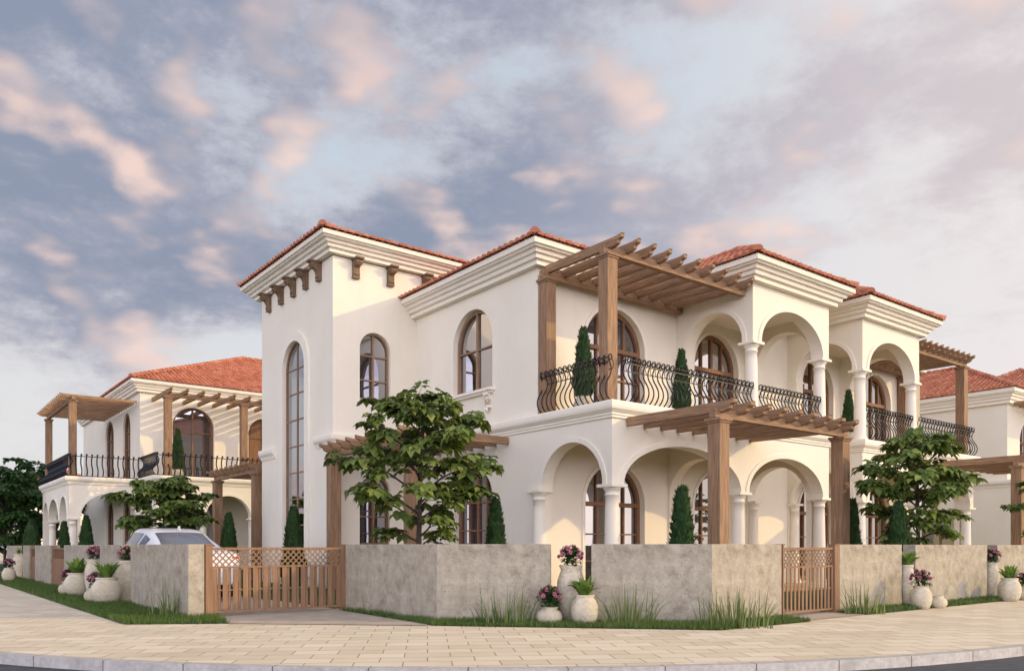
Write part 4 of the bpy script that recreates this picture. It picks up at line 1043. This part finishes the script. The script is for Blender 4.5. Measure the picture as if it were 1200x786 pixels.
tuft('tall grass tuft at the sunlit wall right of the small gate', 990, 1035, 13.1, 50, .50, 4)
tuft('tall grass tuft at the left wall beside the driveway gate', 178, 216, 12.55, 45, .52, 5)

# ------------------------------------------------------------------ the parked car
def car():
    T = thing('car', 'white sedan parked behind the left wall, seen from behind', 'car', (4.85, 18.6, .03), PI/2, local=True)
    # local x forward, y left; stations: x, half width, belt z, roof z, roof half width, sill z
    st = [(-2.30, .70, .60, .62, .50, .42), (-2.26, .80, .86, .90, .62, .30), (-2.05, .86, .93, 1.00, .64, .22), (-1.60, .89, .95, 1.08, .62, .20), (-1.15, .90, .95, 1.26, .58, .20), (-.65, .905, .94, 1.42, .57, .20),
          (0, .91, .93, 1.48, .58, .20), (.5, .91, .92, 1.45, .57, .20), (1.0, .90, .90, 1.25, .58, .20), (1.45, .90, .86, .98, .62, .20), (1.9, .87, .78, .86, .60, .22), (2.25, .80, .68, .74, .55, .26), (2.42, .62, .52, .56, .40, .34)]
    def cat(p0, p1, p2, p3, t): return [.5*(2*b+(c-a)*t+(2*a-5*b+4*c-d)*t*t+(3*b-a-3*c+d)*t**3) for a, b, c, d in zip(p0, p1, p2, p3)]
    S = []
    for i in range(len(st)-1):
        for j in range(5): S.append(cat(st[max(i-1,0)], st[i], st[i+1], st[min(i+2, len(st)-1)], j/5))
    S.append(list(st[-1]))
    def sec(s):
        x, w, zb, zr, wr, zs = s
        c = [(w*.80, zs), (w*.96, zs+.10), (w, zs+(zb-zs)*.55), (w*.985, zb-.03), (w*.95, zb+.01), (wr+(w*.93-wr)*.45, zb+(zr-zb)*.52), (wr, zr-.055*min(1, (zr-zb)*3)), (wr*.75, zr-.012), (wr*.35, zr-.002), (0, zr)]
        out = []
        for i in range(len(c)-1):
            for j in range(3): out.append(cat(c[max(i-1,0)], c[i], c[i+1], c[min(i+2, len(c)-1)], j/3))
        out.append(c[-1]); return [(x, y, z) for y, z in out]
    half = [sec(s) for s in S]; m = len(half[0])
    full = [[(x, y, z) for x, y, z in h]+[(x, -y, z) for x, y, z in h[::-1][1:]] for h in half]; n = len(full[0])
    b = MB(); b.add([p for r in full for p in r], [(i*n+j, i*n+j+1, (i+1)*n+j+1, (i+1)*n+j) for i in range(len(full)-1) for j in range(n-1)]+[tuple(range(n)), tuple((len(full)-1)*n+j for j in range(n))], True)
    body = b.build('body', M['paint'], T)
    def patch(name, i0, i1, j0, j1, mat, off=.006, mirror=False, parent=T, trim=0):
        p = MB(); rows = []
        for i in range(i0, i1+1):
            row = []
            for j in range(j0, j1+1):
                a = Vector(full[i][j]); du = Vector(full[min(i+1, len(full)-1)][j])-Vector(full[max(i-1, 0)][j]); dv = Vector(full[i][min(j+1, n-1)])-Vector(full[i][max(j-1, 0)]); nn = du.cross(dv).normalized()
                if nn.dot(a-Vector((a.x, 0, .6))) < 0: nn = -nn
                row.append(a+nn*off)
            rows.append(row)
        k = len(rows[0]); p.add([x for r in rows for x in r], [(a*k+c, a*k+c+1, (a+1)*k+c+1, (a+1)*k+c) for a in range(len(rows)-1) for c in range(k-1)], True)
        return p.build(name, mat, parent)
    def idx(x): return min(range(len(S)), key=lambda i: abs(S[i][0]-x))
    # rear glass, windscreen, side glass
    patch('rear_window', idx(-1.62), idx(-.86), 20, n-21, M['glass'])
    patch('windscreen', idx(.72), idx(1.42), 20, n-21, M['glass'])
    for sgn in (0, 1):
        for a, c in ((-1.05, -.62), (-.56, .10), (.16, .80)):
            j0, j1 = 13, 17
            if sgn: j0, j1 = n-1-17, n-1-13
            patch('side_window', idx(a), idx(c), j0, j1, M['glass'])
    for s in (-1, 1):
        mb = MB(); mb.cbox((-2.20, s*.66, .80), (.16, .26, .14)); o = mb.build('tail_light', M['red'], T, .03)
        mb = MB(); mb.cbox((2.16, s*.62, .62), (.2, .3, .10)); mb.build('headlight', M['glass'], T, .03)
        mb = MB(); mb.cbox((.75, s*.99, .99), (.14, .17, .12)); mb.build('wing_mirror', M['black'], T, .03)
        for x in (-1.42, 1.42):
            mb = MB(); Q = lambda a, z, d: (x+a, d, z); ring = [(.325*math.cos(2*PI*k/28), .325+.325*math.sin(2*PI*k/28)) for k in range(28)]
            mb.prism(ring, Q, s*.70, s*.915); w = mb.build('wheel', M['rubber'], T, .02)
            mb = MB(); mb.prism([(.21*math.cos(2*PI*k/20), .325+.21*math.sin(2*PI*k/20)) for k in range(20)], Q, s*.90, s*.925); mb.build('rim', M['chrome'], w, .01)
    mb = MB(); mb.box((-2.36, -.74, .30), (-2.20, .74, .52)); mb.build('bumper', M['paint'], T, .05)
    mb = MB(); mb.box((-2.372, -.26, .56), (-2.20, .26, .67)); mb.build('licence_plate', M['trim'], T, .005)
    mb = MB(); mb.prism([(-.95, 1.40), (-.78, 1.44), (-.84, 1.50), (-.88, 1.50)], lambda a, z, d: (a, d, z), -.012, .012); mb.build('roof_antenna', M['paint'], T)
car()
# ------------------------------------------------------------------ distant house at the far left
v4 = thing('house', 'distant house with orange roof glimpsed through the trees at the far left', 'house', (*at(22, 85), 0))
q = at(22, 85); CUR = v4; wallp(CUR, FU(q[0]), q[1], q[1]+12, 0, 7.4, [(q[1]+3, .8, 4.5, 6, .6), (q[1]+7, .8, 4.5, 6, .6)]); wallp(CUR, FV(q[1]), q[0]+.32, q[0]+9, 0, 7.4, [(q[0]+3, .8, 4.5, 6, .6)])
for c in (q[1]+3, q[1]+7): window(v4, FU(q[0]), c, .8, 4.5, 6, .6, .15)
window(v4, FV(q[1]), q[0]+3, .8, 4.5, 6, .6, .15)
hip_roof(v4, q[0]-.5, q[0]+9.5, q[1]-.5, q[1]+12, 7.5, .5)
